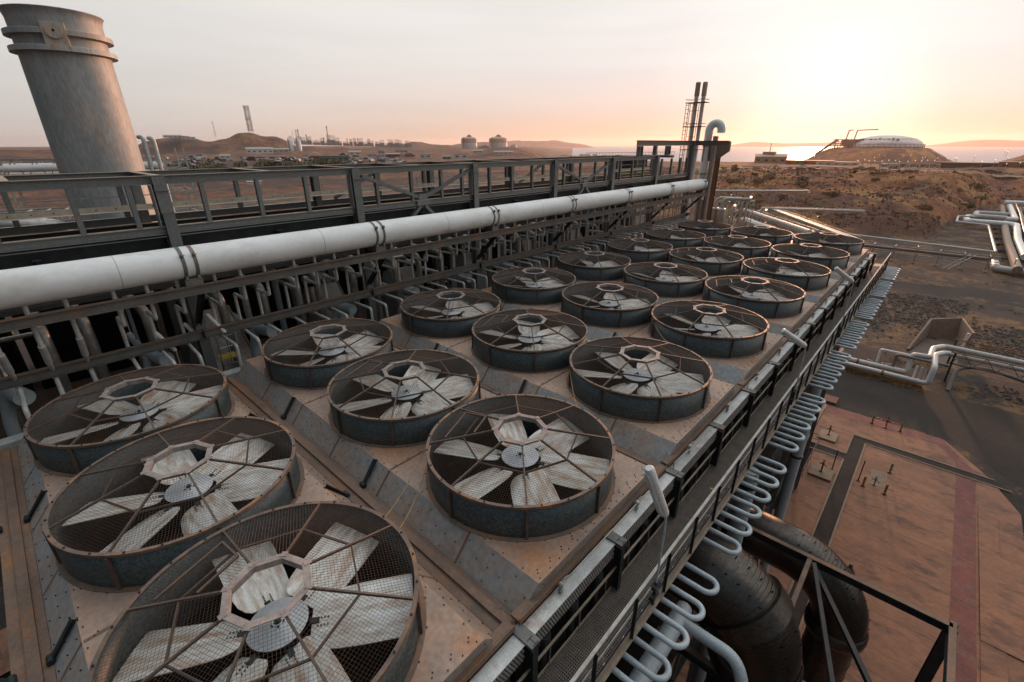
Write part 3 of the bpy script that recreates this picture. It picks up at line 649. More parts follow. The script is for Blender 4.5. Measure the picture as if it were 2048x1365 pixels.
# header boxes along the walkway and their posts
def make_header():
    e = empty('header_box', (0, 0, 0), '', 'header box')
    b = MB(); b.box(2.42, 2.635, -1.27, 1.27, -1.55, -1.19); b.build('box', 'dark', e)
    l = MB(); l.box(2.40, 2.655, -1.28, 1.28, -1.188, -1.165); l.build('top_plate', 'hdr', e)
    pg = MB()
    for r_ in range(5):
        z = -1.225-r_*.064
        for k in range(40):
            y = -1.235+k*.0625+(.031 if r_ % 2 else 0)
            n = 6; v = [(2.636, y+.0225*math.cos(PI*q/3), z+.0225*math.sin(PI*q/3)) for q in range(n)]; v2 = [(2.66, a_[1], a_[2]) for a_ in v]
            pg.add(v+v2, [(6, 7, 8, 9, 10, 11)]+[(q, (q+1) % 6, 6+(q+1) % 6, 6+q) for q in range(6)])
    tag(pg.build('plugs', 'plug', e), kind='stuff')
    for y in (-.85, 0, .85):
        z_ = MB(); z_.tube([(2.53, y, -1.53), (2.53, y, -1.72)], .07, 14); z_.tube([(2.53, y, -1.68), (2.53, y, -1.73)], .135, 16); z_.tube([(2.53, y, -1.745), (2.53, y, -1.795)], .135, 16); z_.tube([(2.53, y, -1.79), (2.53, y, -2.9)], .07, 12); z_.build('nozzle', 'dark', e)
    v = MB(); v.tube([(2.5, -.35, -1.18), (2.5, -.35, -1.02)], .028, 10); v.tube([(2.5, -.35, -1.10), (2.5, -.35, -1.07)], .055, 10); v.lathe([(.0, .07), (.035, .06), (.05, .02), (.05, -.02), (.03, -.06)], 12, (2.5, -.35, -.98)); vv = v.build('vent_valve', 'rail', e)
    h = MB(); h.tube(rpath([(2.5, -.35, -.92), (2.5, -.20, -.91), (2.52, -.05, -.95)], .03), .01, 6); h.build('lever', 'rail', vv)
    return e
h0 = make_header()
for k in range(16):
    h = h0 if k == 0 else copy_tree(h0)
    h.location = (0, -DY/2+1.38+2.76*k, 0)
    tag(h, 'white topped header box with rows of plugs, %s along the walkway from the near end' % nth(k+1), 'header box', 'plugged header boxes along the walkway')
def make_hpost():
    e = empty('bracket_post', (0, 0, 0), '', 'post')
    b = MB(); b.ibeam((2.72, 0, -1.12), (2.72, 0, -2.75), .14, .13, (1, 0, 0), .014); b.build('upright', 'dark', e)
    b = MB(); b.beam((2.34, 0, -1.13), (2.80, 0, -1.13), .22, .014); b.beam((2.34, -.075, -1.19), (2.80, -.075, -1.19), .012, .12); b.beam((2.34, .075, -1.19), (2.80, .075, -1.19), .012, .12); b.build('cap_bracket', 'steel', e)
    return e
hp0 = make_hpost()
for k in range(17):
    h = hp0 if k == 0 else copy_tree(hp0)
    h.location = (0, -DY/2+2.76*k, 0)
    tag(h, 'dark steel post at the header boxes, %s along the walkway from the near end' % nth(k+1), 'post', 'bracket posts between header boxes')
# vent pipe lines over the headers
vp = MB(); vp.tube(rpath([(2.50, 3.85, -1.15), (2.50, 3.85, -.99), (2.52, 4.9, -.93), (2.50, 6.75, -.98), (2.50, 7.5, -.98), (2.50, 7.6, -1.15)], .04), .012, 6); single('drain_line', vp, 'rail', 'thin pale pipe lying over the header box between two small valves', 'pipe')
for q in (4, 6, 8, 10, 12):
    y0 = -DY/2+2.76*q+1.0; vp = MB(); vp.tube(rpath([(2.50, y0-.9, -1.16), (2.50, y0-.9, -.95), (2.60, y0+.2, -.93), (2.60, y0+1.3, -.95), (2.50, y0+1.5, -1.16)], .05), .013, 6)
    single('drain_line', vp, 'rail', 'thin pale bent pipe over the %s header box from the near end' % nth(q+1), 'pipe', 'thin vent pipes over the header boxes')

# walkway
YA, YB = -6.5, 43.5
wk = empty('walkway', (2.64, YA, -2.50), 'long narrow grating walkway running beside the header boxes', 'walkway')
b = MB()
for k in range(19): x = 2.67+k*.0395; b.box(x-.0065, x+.0065, YA, YB, -2.485, -2.445)
n = int((YB-YA)/.055)
for k in range(n+1):
    y = YA+k*.055; b.beam((2.66, y, -2.448), (3.40, y, -2.448), .014, .012)
b.build('grating', 'grate', wk)
for x, nm, m_ in ((2.645, 'edge_angle', 'wbeam'), (3.43, 'side_beam', 'wbeam')):
    b = MB(); 
    if nm == 'edge_angle': b.box(x-.012, x+.012, YA, YB, -2.52, -2.425)
    else: b.box(x, x+.012, YA, YB, -2.66, -2.40); b.box(x+.012, x+.075, YA, YB, -2.66, -2.648)
    b.build(nm, m_, wk)
b = MB()
y = YA
while y < YB:
    b = MB(); b.box(2.66, 3.42, y, y+.05, -2.70, -2.55); b.build('cross_beam', 'dark', wk); y += 2.76
b = MB(); b.box(2.66, 3.42, 43.5, 44.6, -2.47, -2.44); b.build('end_plate', 'wbeam', wk)
hr = empty('handrail', (3.45, YA, -2.6), 'right hand rail of the walkway, galvanised flat bars on dark posts', 'handrail')
b = MB(); b.box(3.40, 3.46, YA, YB+1, -1.52, -1.49); b.build('top_rail', 'rail', hr)
b = MB(); b.box(3.425, 3.435, YA, YB+1, -1.95, -1.90); b.build('middle_rail', 'rail', hr)
b = MB(); b.box(3.432, 3.440, YA, YB+1, -2.46, -2.30); b.build('toe_board', 'dark', hr)
y = YA+.35
while y < YB+.9:
    b = MB(); b.box(3.44, 3.50, y-.006, y+.006, -2.64, -1.52); b.box(3.44, 3.452, y-.035, y+.035, -2.64, -1.53); b.build('post', 'dark', hr)
    b = MB()
    for q in range(3):
        yy = y+.35+q*.33; 
        if q != 1: b.box(3.452, 3.458, yy-.02, yy+.02, -2.22, -2.19)
    b.build('clip', 'lampw', hr); y += 1.38
hl = empty('handrail', (2.68, YA, -2.5), 'low left hand rail between the walkway and the header boxes', 'handrail')
b = MB(); b.box(2.66, 2.70, YA, YB, -1.875, -1.845); b.build('top_rail', 'wbeam', hl)
y = YA+.6
while y < YB:
    b = MB(); b.box(2.675, 2.69, y-.007, y+.007, -2.43, -1.875); b.build('post', 'wbeam', hl); y += .92

# serpentine U bends
def make_u():
    b = MB(); r0 = .215; pts = [(2.2, -r0, 0), (4.02, -r0, 0)]
    pts = [Vector((3.0, -r0, 0)), Vector((3.4, -r0, 0))]
    for k in range(13):
        a = -PI/2+PI*k/12; pts.append(Vector((4.02+r0*math.cos(a), r0*math.sin(a), 0)))
    pts += [Vector((3.4, r0, 0)), Vector((3.0, r0, 0))]
    b.tube(pts, .062, 14); return b
um = make_u().mesh('u_bend_pipe', M['gpipe'])
cnt = 0
for g_ in range(-1, 8):
    for q in range(6):
        y = 7.55+5.52*(g_-1)+5.52-.81*q-.20
        if y < -2.5: continue
        cnt += 1
        o = bpy.data.objects.new('u_bend_pipe', um); COL.objects.link(o); o.location = (0, y, -2.93+random.uniform(-.008, .008))
        gi = g_+1
        tag(o, 'grey U pipe loop, %s from the far end of the %s loop cluster' % (nth(q+1), nth(gi+1)), 'pipe loop', 'U shaped pipe loops beside the walkway')
hp = MB()
hp.tube([(3.72, -4, -3.75), (3.72, 6.9, -3.75)], .20, 20); hp.tube([(3.72, 6.9, -3.75), (3.72, 7.15, -3.75), (3.72, 7.25, -3.75)], [.2, .17, .06], 20)
e = empty('collector_pipe', (3.72, 2, -3.95), 'blue grey collector pipe under the U loops, its branch bending into the big duct', 'pipe')
hp.build('run', 'gpipe', e)
b = MB(); b.tube(rpath([(3.72, 6.75, -3.75), (5.02, 6.75, -3.75), (5.30, 6.6, -4.25), (5.32, 6.55, -5.2)], .35, 8), .13, 18); b.build('branch', 'gpipe', e)
b = MB(); b.tube([(5.32, 6.55, -5.1), (5.32, 6.55, -5.14)], .42, 24); b.build('flange_plate', 'duct', e)
# grey horizontal manifolds further along, and the deck side beams and columns
for i_, y in enumerate((9.8, 20.5)):
    e = empty('down_pipe', (3.25, y, -21), '%s thick grey down pipe below the walkway' % ('nearer' if i_ == 0 else 'farther'), 'pipe')
    b = MB(); b.tube([(3.3, y+3.4, -3.6), (3.3, y+3.4, -21)], .26, 18); b.build('pipe_body', 'gpipe', e)
    b = MB()
    for z in (-4.2, -9, -15): b.tube([(3.3, y+3.4, z), (3.3, y+3.4, z+.1)], .31, 18)
    b.build('collar', 'duct', e)
fm = empty('support_frame', (-4.4, 18, G), 'tall dark steel frame carrying the fan deck', 'steel frame')
for x in (2.35, -4.4, -11.1):
    b = MB(); b.ibeam((x, -5, -3.55), (x, 43.5, -3.55), .50, .24, t=.025); b.build('girder', 'steel', fm)
b = MB()
b.ibeam((2.95, -5, -3.25), (2.95, 43.5, -3.25), .22, .16, t=.014); b.build('outer_beam', 'wbeam', fm)
for i in range(8):
    y = -2.2+5.52*i+2.0
    b = MB(); b.ibeam((-11.1, y, -3.6), (3.1, y, -3.6), .36, .2, t=.02); b.build('cross_girder', 'dark', fm)
    for x in (2.35, -4.4, -11.1):
        b = MB(); b.ibeam((x, y, -3.8), (x, y, G), .34, .32, (0, 1, 0), .02); b.build('column', 'steel', fm)
    if i % 2 == 0 and i < 7:
        b = MB(); b.beam((2.35, y, -20.5), (2.35, y+5.52, -4.2), .14, .14); b.build('brace', 'steel', fm)
for z in (-9.5, -15):
    b = MB(); b.ibeam((2.35, -5, z), (2.35, 43.5, z), .3, .2, t=.02); b.build('tie_girder', 'dark', fm)
# black box added to keep the space under the deck dark
b = MB(); b.box(-11, 1.0, -5, 43.5, -20.9, -8.0); single('under_deck_dark', b, 'black', 'added black box darkening the space under the fan deck', 'dark filler')

# walkway lamps
def lamp(x, y, zb, zt, tip, label, name='tube_lamp', fx=None):
    e = empty(name, (x, y, zb), label, 'lamp', 'tube lamps on poles')
    b = MB(); b.tube(rpath([(x, y, zb), (x, y, zt-.25), (x-.02, y-.02, zt-.05), (x-.03, y-.04, zt)], .1), .021, 8); b.build('pole', 'gpipe', e)
    b = MB(); b.box(x-.05, x+.05, y-.12, y+.12, zb+.08, zb+.16); b.box(x-.05, x+.05, y-.12, y+.12, zb+.38, zb+.46); b.tube([(x, y, zb-.12), (x, y, zb+.5)], .035, 8); b.build('clamp', 'dark', e)
    a = Vector((x-.03, y-.04, zt)); t_ = Vector(tip); d = (t_-a).normalized()
    b = MB(); b.tube([a, a+d*.06, a+d*.12, t_-d*.05, t_], [.05, .085, .092, .092, .06], 14); b.build('housing', 'lampw', e)
    side = d.cross(Vector((0, 0, 1))).normalized(); up = side.cross(d)
    b = MB(); b.beam(a+d*.15-up*.075, t_-d*.1-up*.075, .12, .05, up); b.build('diffuser', 'hub', e)
    return e
lamp(3.47, 5.72, -2.35, -.10, (3.25, 5.10, 1.22), 'long white tube lamp on a pole standing by the walkway, nearest of them')
lamp(3.47, 16.4, -2.35, -.15, (2.85, 15.3, .58), 'white tube lamp leaning over the walkway from a pole, halfway along')
lamp(3.47, 24.9, -2.35, .34, (2.75, 23.9, 1.05), 'white tube lamp leaning over the walkway from a pole, farthest of them')

# ropes tied between fans
def rope(a, b_, sag, label):
    a = Vector(a); b_ = Vector(b_); m_ = MB(); m_.tube([a.lerp(b_, t/14)-Vector((0, 0, sag*4*(t/14)*(1-t/14))) for t in range(15)], .009, 6); single('rope', m_, 'rope', label, 'rope', 'ropes between neighbouring fans')
def onrim(i, j, deg, dz=-.05): a = R(deg); return (-j*DX+(RF+.05)*math.cos(a), i*DY+(RF+.05)*math.sin(a), dz)
rope(onrim(0, 0, 98, -.04), onrim(1, 0, 224, -.12), .12, 'yellow rope from the nearest fan to the second fan by the walkway, upper strand')
rope(onrim(0, 0, 88, -.12), onrim(1, 0, 222, -.55), .18, 'yellow rope from the nearest fan to the second fan by the walkway, lower strand')
rope(onrim(1, 0, 88, -.04), onrim(2, 0, 226, -.12), .15, 'thin rope between the second and third fans by the walkway')
rope(onrim(2, 0, 88, -.04), onrim(3, 0, 226, -.12), .15, 'thin rope between the third and fourth fans by the walkway')
# ================================================================== PIPE RACK ON THE LEFT
TY = [2.85+7.08*i for i in range(-1, 7)]     # truss posts
# white header pipe
wp = empty('header_pipe', (-12.3, 20, 2.0), 'big white pipe running the length of the fan deck beside the steel truss', 'pipe')
b = MB(); b.tube([(-12.3, -9, 2.68), (-12.3, 45.9, 2.68)], .51, 48); b.build('pipe_shell', 'wpipe', wp)
b = MB()
for y in (-.2, 4.9, 11.6, 19.2, 26.1, 33.8): b.lathe([(.527, -.012), (.530, 0), (.527, .012)], 48)
wm = MB()
for y in (.9, 7.3, 13.6, 20.9, 27.2, 34.9):
    wm.tube([(-12.3, y-.012, 2.68), (-12.3, y+.012, 2.68)], .513, 48, caps=False)
wm.build('weld_seam', 'hdr', wp)
for i, y in enumerate([2.72+7.1*k for k in range(-1, 7)]):
    for dy in (-.17, .17):
        b = MB(); b.tube([(-12.3, y+dy-.055, 2.68), (-12.3, y+dy+.055, 2.68)], .522, 40, caps=False); b.tube([(-12.3, y+dy-.055, 2.68), (-12.3, y+dy+.055, 2.68)], .510, 40, caps=False)
        for sgn, ang in ((1, R(-52)), (1, R(32))):
            cx = -12.3+.59*math.cos(ang); cz_ = 2.68+.59*math.sin(ang); b.beam((cx-.06*math.cos(ang), y+dy, cz_-.06*math.sin(ang)), (cx+.07*math.cos(ang), y+dy, cz_+.07*math.sin(ang)), .10, .05, (0, 1, 0))
            b.beam((cx, y+dy-.07, cz_), (cx, y+dy+.07, cz_), .03, .03)
        b.build('pipe_clamp', 'steel', wp)
    b = MB(); b.box(-12.55, -11.9, y-.25, y+.25, 1.96, 2.19); b.build('saddle', 'steel', wp)
b = MB(); b.tube([(-12.3, 45.9, 2.68), (-12.3, 45.96, 2.68)], .60, 40); b.build('end_flange', 'steel', wp)

ub = empty('upper_beam', (-11.95, 18, 1.7), 'rust topped steel beam directly under the white pipe', 'steel beam')
b = MB(); b.ibeam((-11.95, -9, 1.80), (-11.95, 46.2, 1.80), .29, .22, t=.016); b.build('beam', 'steel', ub)
b = MB(); b.box(-12.055, -11.845, -9, 46.2, 1.948, 1.952); b.build('rusty_top', 'rustrail', ub)
b = MB()
for y in TY: b.ibeam((-13.55, y, 1.80), (-12.1, y, 1.80), .26, .18, t=.016)
b.build('bracket_arm', 'dark', ub)
for y in TY:
    b = MB(); b.ibeam((-12.0, y, 1.66), (-13.45, y-.05, .15), .17, .15, (0, 1, 0), .014); b.build('knee_brace', 'dark', ub)
lb = empty('lower_beam', (-13.35, 18, -.4), 'lower steel beam that the grey riser pipes pass behind', 'steel beam')
b = MB(); b.ibeam((-13.3, -9, -.20), (-13.3, 46.2, -.20), .30, .24, t=.018); b.build('beam', 'steel', lb)
b = MB(); b.box(-13.41, -13.19, -9, 46.2, -.047, -.043); b.build('rusty_top', 'rustrail', lb)
b = MB()
for y in TY: b.box(-13.45, -13.17, y-.02, y+.02, -.36, -.02)
b.build('splice_plate', 'dark', lb)

# risers from the white pipe to the fan deck inlets
ris = []
for g_ in range(-3, 15):
    for q in range(3):
        y = 3.41+.83*q+2.76*g_
        if y > 44.5: continue
        ris.append(y)
for i, y in enumerate(ris):
    o = MB(); jog = .0 if i % 5 else -.25
    if y < 0.3:   # straight legs near the camera, with a thicker sleeve
        o.tube(rpath([(-12.3, y, 2.25), (-12.32, y, .9), (-13.0, y, .1), (-13.55, y, -.3), (-13.0, y, -.62), (-11.95, y, -.62), (-11.75, y, -1.6)], .14), .062, 12)
        o.tube([(-12.32, y, .95), (-12.9, y, .22)], .088, 14)
    else:
        o.tube(rpath([(-12.3, y, 2.25), (-12.3, y, 1.0), (-13.62, y+.02, .98), (-13.62, y+.02, -.45), (-11.9, y+(.04 if i % 2 else -.04), -.45), (-11.86, y, -1.7)], .13), .058, 12)
    o.tube([(-13.5, y, -.45), (-13.42, y, -.45)], .085, 10)
    single('riser_pipe', o, 'rpipe', 'pale riser pipe under the white pipe, %s from the near end' % nth(i+1), 'pipe', 'riser pipes under the white pipe')
e = empty('inlet_header', (-11.75, 18, -1.6), 'pale inlet header along the pipe side of the fan deck', 'header box')
b = MB(); b.box(-11.98, -11.55, -5, 41.3, -1.55, -1.30); b.build('box', 'hdr', e)
b = MB(); b.box(-12.6, -11.3, -8, 44, -3.3, -3.1); b.build('side_beam', 'dark', e)

# truss rack
tr = empty('pipe_rack', (-15.4, 20, G), 'long grey steel truss rack with posts and cross braces behind the white pipe', 'pipe rack')
XN, XF = -13.6, -17.35
ZTC = 5.32
def add(nm, m_, fn):
    b = MB(); fn(b); return b.build(nm, m_, tr)
add('top_chord', 'truss', lambda b: b.ibeam((XN, -8, ZTC-.13), (XN, 38.5, ZTC-.13), .27, .2, t=.018))
add('top_chord', 'truss', lambda b: b.ibeam((XF, -8, ZTC-.13), (XF, 38.5, ZTC-.13), .27, .2, t=.018))
add('dusty_top', 'topplate', lambda b: [b.box(x-.1, x+.1, -8, 38.5, ZTC+.006, ZTC+.010) for x in (XN, XF)])
add('bottom_chord', 'truss', lambda b: b.ibeam((XN, -8, 3.58), (XN, 45.6, 3.58), .25, .22, t=.018))
add('bottom_chord', 'truss', lambda b: b.ibeam((XF, -8, 3.58), (XF, 45.6, 3.58), .25, .22, t=.018))
add('dusty_top', 'topplate', lambda b: b.box(XN-.11, XN+.11, -8, 45.6, 3.707, 3.711))
add('lower_girder', 'dark', lambda b: b.ibeam((XN-.4, -8, 3.10), (XN-.4, 45.6, 3.10), .42, .22, t=.02))
add('lower_girder', 'dark', lambda b: b.ibeam((XN-.1, -8, 2.35), (XN-.1, 45.6, 2.35), .30, .22, t=.02))
for k, y in enumerate(TY):
    top = 6.45 if k == 7 else ZTC-.02
    add('post', 'truss', lambda b: (b.ibeam((XN, y, G), (XN, y, top), .42, .34, (1, 0, 0), .024)))
    add('post', 'truss', lambda b: (b.ibeam((XF, y, G), (XF, y, top), .36, .30, (1, 0, 0), .024)))
    if k < 7:
        add('cap_sleeve', 'truss', lambda b: (b.box(XN+.215, XN+.235, y-.20, y+.16, 4.15, ZTC-.03), b.box(XN+.2, XN+.30, y-.24, y+.24, 4.86, 4.88), b.box(XN-.1, XN+.21, y-.30, y-.27, 3.72, ZTC-.28)))
for k, y in enumerate(TY[:-1]):
    for q in (0, .5):
        yy = y+q*7.08
        add('cross_beam', 'truss', lambda b: b.ibeam((XN-.1, yy, ZTC-.12), (XF+.1, yy, ZTC-.12), .2, .2, t=.016))
        add('dusty_top', 'topplate', lambda b: b.box(XF, XN+.12, yy-.13, yy+.13, ZTC+.012, ZTC+.016))
    for q in (.17, .43, .69) if k % 2 else (.15, .42, .68, .88):
        yy = y+q*7.08
        add('minor_post', 'truss', lambda b: b.ibeam((XN, yy, 3.71), (XN, yy, ZTC-.26), .16, .14, (1, 0, 0), .014))
    for q in (.5, .93):
        yy = y+q*7.08
        add('minor_post', 'truss', lambda b: b.ibeam((XF, yy, 3.71), (XF, yy, ZTC-.26), .18, .16, (1, 0, 0), .014))
    if k in (2, 4, 0):
        ym = y+3.54
        if k: 
            add('brace', 'truss', lambda b: b.ibeam((XN, y+.35, ZTC-.35), (XN, ym-.05, 3.80), .17, .15, (1, 0, 0), .014))
            add('brace', 'truss', lambda b: b.ibeam((XN, y+6.75, ZTC-.35), (XN, ym+.05, 3.80), .17, .15, (1, 0, 0), .014))
            add('brace', 'truss', lambda b: b.ibeam((XN, ym+.15, 3.42), (XN, y+6.4, .9), .17, .15, (1, 0, 0), .014))
            add('brace', 'truss', lambda b: b.ibeam((XN, ym-.15, 3.42), (XN, y+.7, .9), .17, .15, (1, 0, 0), .014))
            add('gusset', 'truss', lambda b: (b.box(XN+.09, XN+.115, ym-.36, ym+.36, 3.46, 3.70), b.box(XN+.09, XN+.11, ym-.25, ym+.25, 3.75, 4.0)))
        add('brace', 'truss', lambda b: b.ibeam((XF, y+3.7, ZTC-.3), (XF, y+.9, 3.75), .16, .14, (1, 0, 0), .014))
    # plan bracing
    add('brace', 'dark', lambda b: b.beam((XN-.2, y+3.6, ZTC-.18), (XF+.2, y+6.9, ZTC-.18), .12, .09))
for x, z in ((-15.0, 3.35), (-16.3, 3.35)):
    add('rack_beam', 'dark', lambda b: b.ibeam((x, -8, z), (x, 45.6, z), .36, .2, t=.02))
    add('rusty_top', 'rust', lambda b: b.box(x-.1, x+.1, -8, 45.6, z+.184, z+.188))
for k in range(14):
    y = -4.2+3.54*k
    add('transverse_beam', 'dark', lambda b: b.ibeam((XN, y, 2.95), (XF, y, 2.95), .3, .2, t=.02))
# things carried by the rack
e = empty('cable_tray', (-17.0, 18, 3.98), 'cream cable tray running along the far side of the truss', 'cable tray')
b = MB(); b.box(-17.06, -17.04, -8, 44, 3.97, 4.16); b.box(-17.04, -16.7, -8, 44, 3.97, 3.98); b.build('side_panel', 'tray', e)
b = MB()
for k in range(90):
    b.box(-17.040, -17.034, -7.7+k*.57, -7.66+k*.57, 4.04, 4.08)
tag(b.build('slots', 'dark', e), kind='stuff')
e = empty('guard_rail', (-17.6, 18, 4.0), 'thin pale guard rail beyond the cable tray', 'handrail')
b = MB(); b.beam((-17.6, -8, 4.44), (-17.6, 45, 4.44), .04, .03); b.build('top_rail', 'rail', e)
for k in range(18):
    b = MB(); b.beam((-17.6, -7+k*2.9, 3.8), (-17.6, -7+k*2.9, 4.44), .03, .03); b.build('post', 'rail', e)
for i, (x, z, r, m_) in enumerate(((-14.35, 3.0, .12, 'rpipe'), (-14.75, 2.75, .2, 'rust'), (-15.6, 2.8, .26, 'lag'), (-16.2, 2.7, .16, 'rust'), (-16.8, 2.75, .24, 'rpipe'), (-18.6, 2.3, .35, 'lag'), (-19.6, 2.2, .25, 'steel'))):
    b = MB(); b.tube([(x, -8, z-.35), (x, 47, z-.35)], r, 14)
    single('rack_pipe', b, m_, 'long pipe lying in the truss rack, %s from the white pipe' % nth(i+1), 'pipe', 'long pipes lying in the rack')
# lit bulkheads inside the rack
for k, (y, dz) in enumerate([(-.6, .1), (1.5, 0), (3.1, .12), (5.4, .05), (6.6, .2), (8.8, .1), (11.2, .15), (12.4, .1), (15.1, .2)]):
    e = empty('bulkhead_lamp', (-14.6, y, 2.55+dz), 'small glowing orange bulkhead lamp under the truss, %s from the near end' % nth(k+1), 'lamp', 'glowing lamps under the truss')
    b = MB(); b.lathe([(0, .0), (.05, 0), (.06, .06), (.0, .10)], 10, (-14.6, y, 2.55+dz)); b.build('bracket', 'dark', e)
    b = MB(); b.lathe([(0, -.06), (.035, -.045), (.045, -.01), (0, 0)], 10, (-14.6, y, 2.55+dz)); b.build('lens', 'dim', e)

# shiny lagged pipe rows behind the risers
for k in range(26):
    y = -4.2+1.36*k+(.3 if k % 3 else 0); x0 = -14.5-(k % 2)*.25; z = .72-.02*(k % 3)
    e = empty('lagged_pipe', (x0, y, -3), 'shiny lagged elbow pipe behind the risers, %s from the near end' % nth(k+1), 'pipe', 'shiny lagged pipes behind the risers')
    b = MB(); b.tube(rpath([(x0-3.2, y, z), (x0, y, z), (x0, y, -4)], .45, 7), .17, 16); b.build('lagging', 'lag', e)
    for s in range(2):
        b = MB(); b.tube([(x0-.9-s*.9, y, z), (x0-.93-s*.9, y, z)], .178, 16); b.build('band', 'steel', e)
        b = MB(); b.tube([(x0, y, -.6-s), (x0, y, -.63-s)], .178, 16); b.build('band', 'steel', e)
for k in range(12):
    y = -2.5+3.7*k
    e = empty('blue_pipe', (-14.5, y, -3), 'blue grey reducer pipe lying low behind the risers, %s from the near end' % nth(k+1), 'pipe', 'blue grey pipes low behind the risers')
    b = MB(); b.tube([(-17.5, y, -.9), (-15.3, y, -.9), (-14.9, y, -.9), (-13.6, y+.4, -.9)], [.13, .13, .24, .26], 16); b.build('pipe_body', 'gpipe', e)
    b = MB(); b.tube(rpath([(-14.4, y, -.9), (-14.4, y-.2, -2.0), (-14.4, y-.2, -3.1)], .3), .17, 12); b.build('branch', 'gpipe', e)
for k in range(34):
    y = -1.5+1.34*k+random.uniform(-.3, .3); x = random.uniform(-18.6, -15.8); zt = random.uniform(-.8, 1.9); r_ = random.choice((.06, .09, .14, .22))
    b = MB(); b.tube(rpath([(x-1.5, y, zt), (x, y, zt), (x, y, -3.2)] if k % 2 else [(x, y-1.0, zt), (x, y+.2, zt), (x, y+.2, -3.2)], .3), r_, 12)
    single('service_pipe', b, ('lag', 'rpipe', 'gpipe', 'lag')[k % 4], 'service pipe in the dark space under the truss, %s from the near end' % nth(k+1), 'pipe', 'service pipes under the truss')
for k in range(5):
    x = -15.2-.8*k; b = MB(); b.ibeam((x, -8, 1.55-.35*(k % 2)), (x, 45, 1.55-.35*(k % 2)), .22, .16, t=.016)
    single('runner_beam', b, 'truss', 'long runner beam under the truss, %s row from the white pipe' % nth(k+1), 'steel beam', 'runner beams under the truss')
# vessels / cowls glimpsed behind
for k, y in enumerate((3.9, 9.0, 13.6, 19.0, 24.6, 30.3)):
    e = empty('grey_hood', (-15.6, y, -3.1), 'sloping grey duct hood behind the lower beam, %s from the near end' % nth(k+1), 'duct', 'sloping duct hoods behind the lower beam')
    b = MB(); b.add([(-17.2, y-1.1, -3.1), (-14.6, y-1.1, -3.1), (-14.6, y+1.1, -3.1), (-17.2, y+1.1, -3.1), (-17.0, y-.7, -.4), (-16.2, y-.7, -.2), (-16.2, y+.7, -.2), (-17.0, y+.7, -.4)], [(0, 3, 2, 1), (4, 5, 6, 7), (0, 1, 5, 4), (1, 2, 6, 5), (2, 3, 7, 6), (3, 0, 4, 7)]); b.build('hood', 'slope', e)
    b = MB()
    for s in (-1, 1): b.beam((-14.6, y+s*1.08, -3.05), (-16.2, y+s*.7, -.17), .08, .06)
    b.build('edge_rib', 'topplate', e)
b = MB(); b.box(-30, -12.0, -12, 47, -3.36, -3.2); o = b.build('platform', 'floor'); tag(o, kind='structure')
for i, (x, y, ya) in enumerate(((-13.0, 3.5, 0), (-15.0, 16, 0))):
    e = empty('step_ladder', (x, y, -3.2), '%s yellow topped step ladder on the brown floor behind the fans' % ('nearest' if i == 0 else 'farther'), 'ladder', None)
    for s in (-1, 1):
        b = MB(); b.beam((x+.35, y+s*.28, -3.2), (x-.35, y+s*.28, -1.35), .05, .04); b.beam((x-.9, y+s*.28, -3.2), (x-.4, y+s*.28, -1.4), .05, .04); b.beam((x-.4, y+s*.28, -1.4), (x-.4, y+s*.28, -.5), .04, .04); b.build('stile', 'steel', e)
    for q in range(6):
        b = MB(); t_ = q/6; b.beam((x+.35-.7*t_, y-.28, -3.1+1.8*t_), (x+.35-.7*t_, y+.28, -3.1+1.8*t_), .14, .03); b.build('tread', 'steel', e)
    b = MB(); b.box(x-.85, x-.3, y-.3, y+.3, -1.42, -1.38); b.build('top_step', 'yellow', e)
    b = MB(); b.beam((x-.4, y-.28, -.5), (x-.4, y+.28, -.5), .03, .03); b.beam((x-.4, y-.28, -.95), (x-.4, y+.28, -.95), .03, .03); b.build('hand_bar', 'lampw', e)
for i, (y, x, z) in enumerate(((1.6, -13.4, .1), (2.55, -13.6, .1), (3.25, -13.3, .35))):
    e = empty('rack_lamp', (x, y, z-1), 'slim pale tube lamp leaning under the white pipe, %s from the near end' % nth(i+1), 'lamp', 'tube lamps under the white pipe')
    a = Vector((x, y+.3, z-.7)); t_ = Vector((x-.25, y-.1, z+.1)); d = (t_-a).normalized()
    b = MB(); b.tube([a, a+d*.05, t_-d*.05, t_], [.05, .075, .075, .04], 12); b.build('housing', 'lampw', e)
    b = MB(); b.tube([a, a-Vector((0, 0, 1.6))], .02, 8); b.build('pole', 'gpipe', e)

# stack
sx, sy = pol(-82.2, 38.5)
st = empty('exhaust_stack', (sx, sy, -3.4), 'wide weathered grey exhaust stack with flanged rings near its rim', 'chimney')
b = MB(); b.lathe([(2.05, -3.0), (2.02, 5.5), (1.96, 10.6), (1.98, 12.3), (2.06, 12.62), (2.12, 12.66), (2.12, 12.70), (2.0, 12.70), (1.9, 12.2), (1.88, 8)], 64, (sx, sy, 0)); b.build('shell', 'stack', st)
for z, r in ((11.62, 2.26), (10.88, 2.26)):
    b = MB(); b.lathe([(1.97, z-.13), (r, z-.13), (r, z+.10), (r-.02, z+.12), (1.98, z+.12)], 64, (sx, sy, 0), smooth=False); b.build('stiffening_ring', 'stack', st)
for z in (-.4, 2.2, 4.8, 7.4, 9.6):
    b = MB(); b.tube([(sx, sy, z-.012), (sx, sy, z+.012)], 2.07-.0105*(z+3), 64, caps=False); b.build('weld_seam', 'stack', st)
nd = Vector((CAM.x-sx, CAM.y-sy, 0)).normalized(); tg = Vector((-nd.y, nd.x, 0)); nd = (nd*math.cos(.0)+tg*(-0.08)).normalized(); tg = Vector((-nd.y, nd.x, 0)); p0 = Vector((sx, sy, 11.62))+nd*2.0
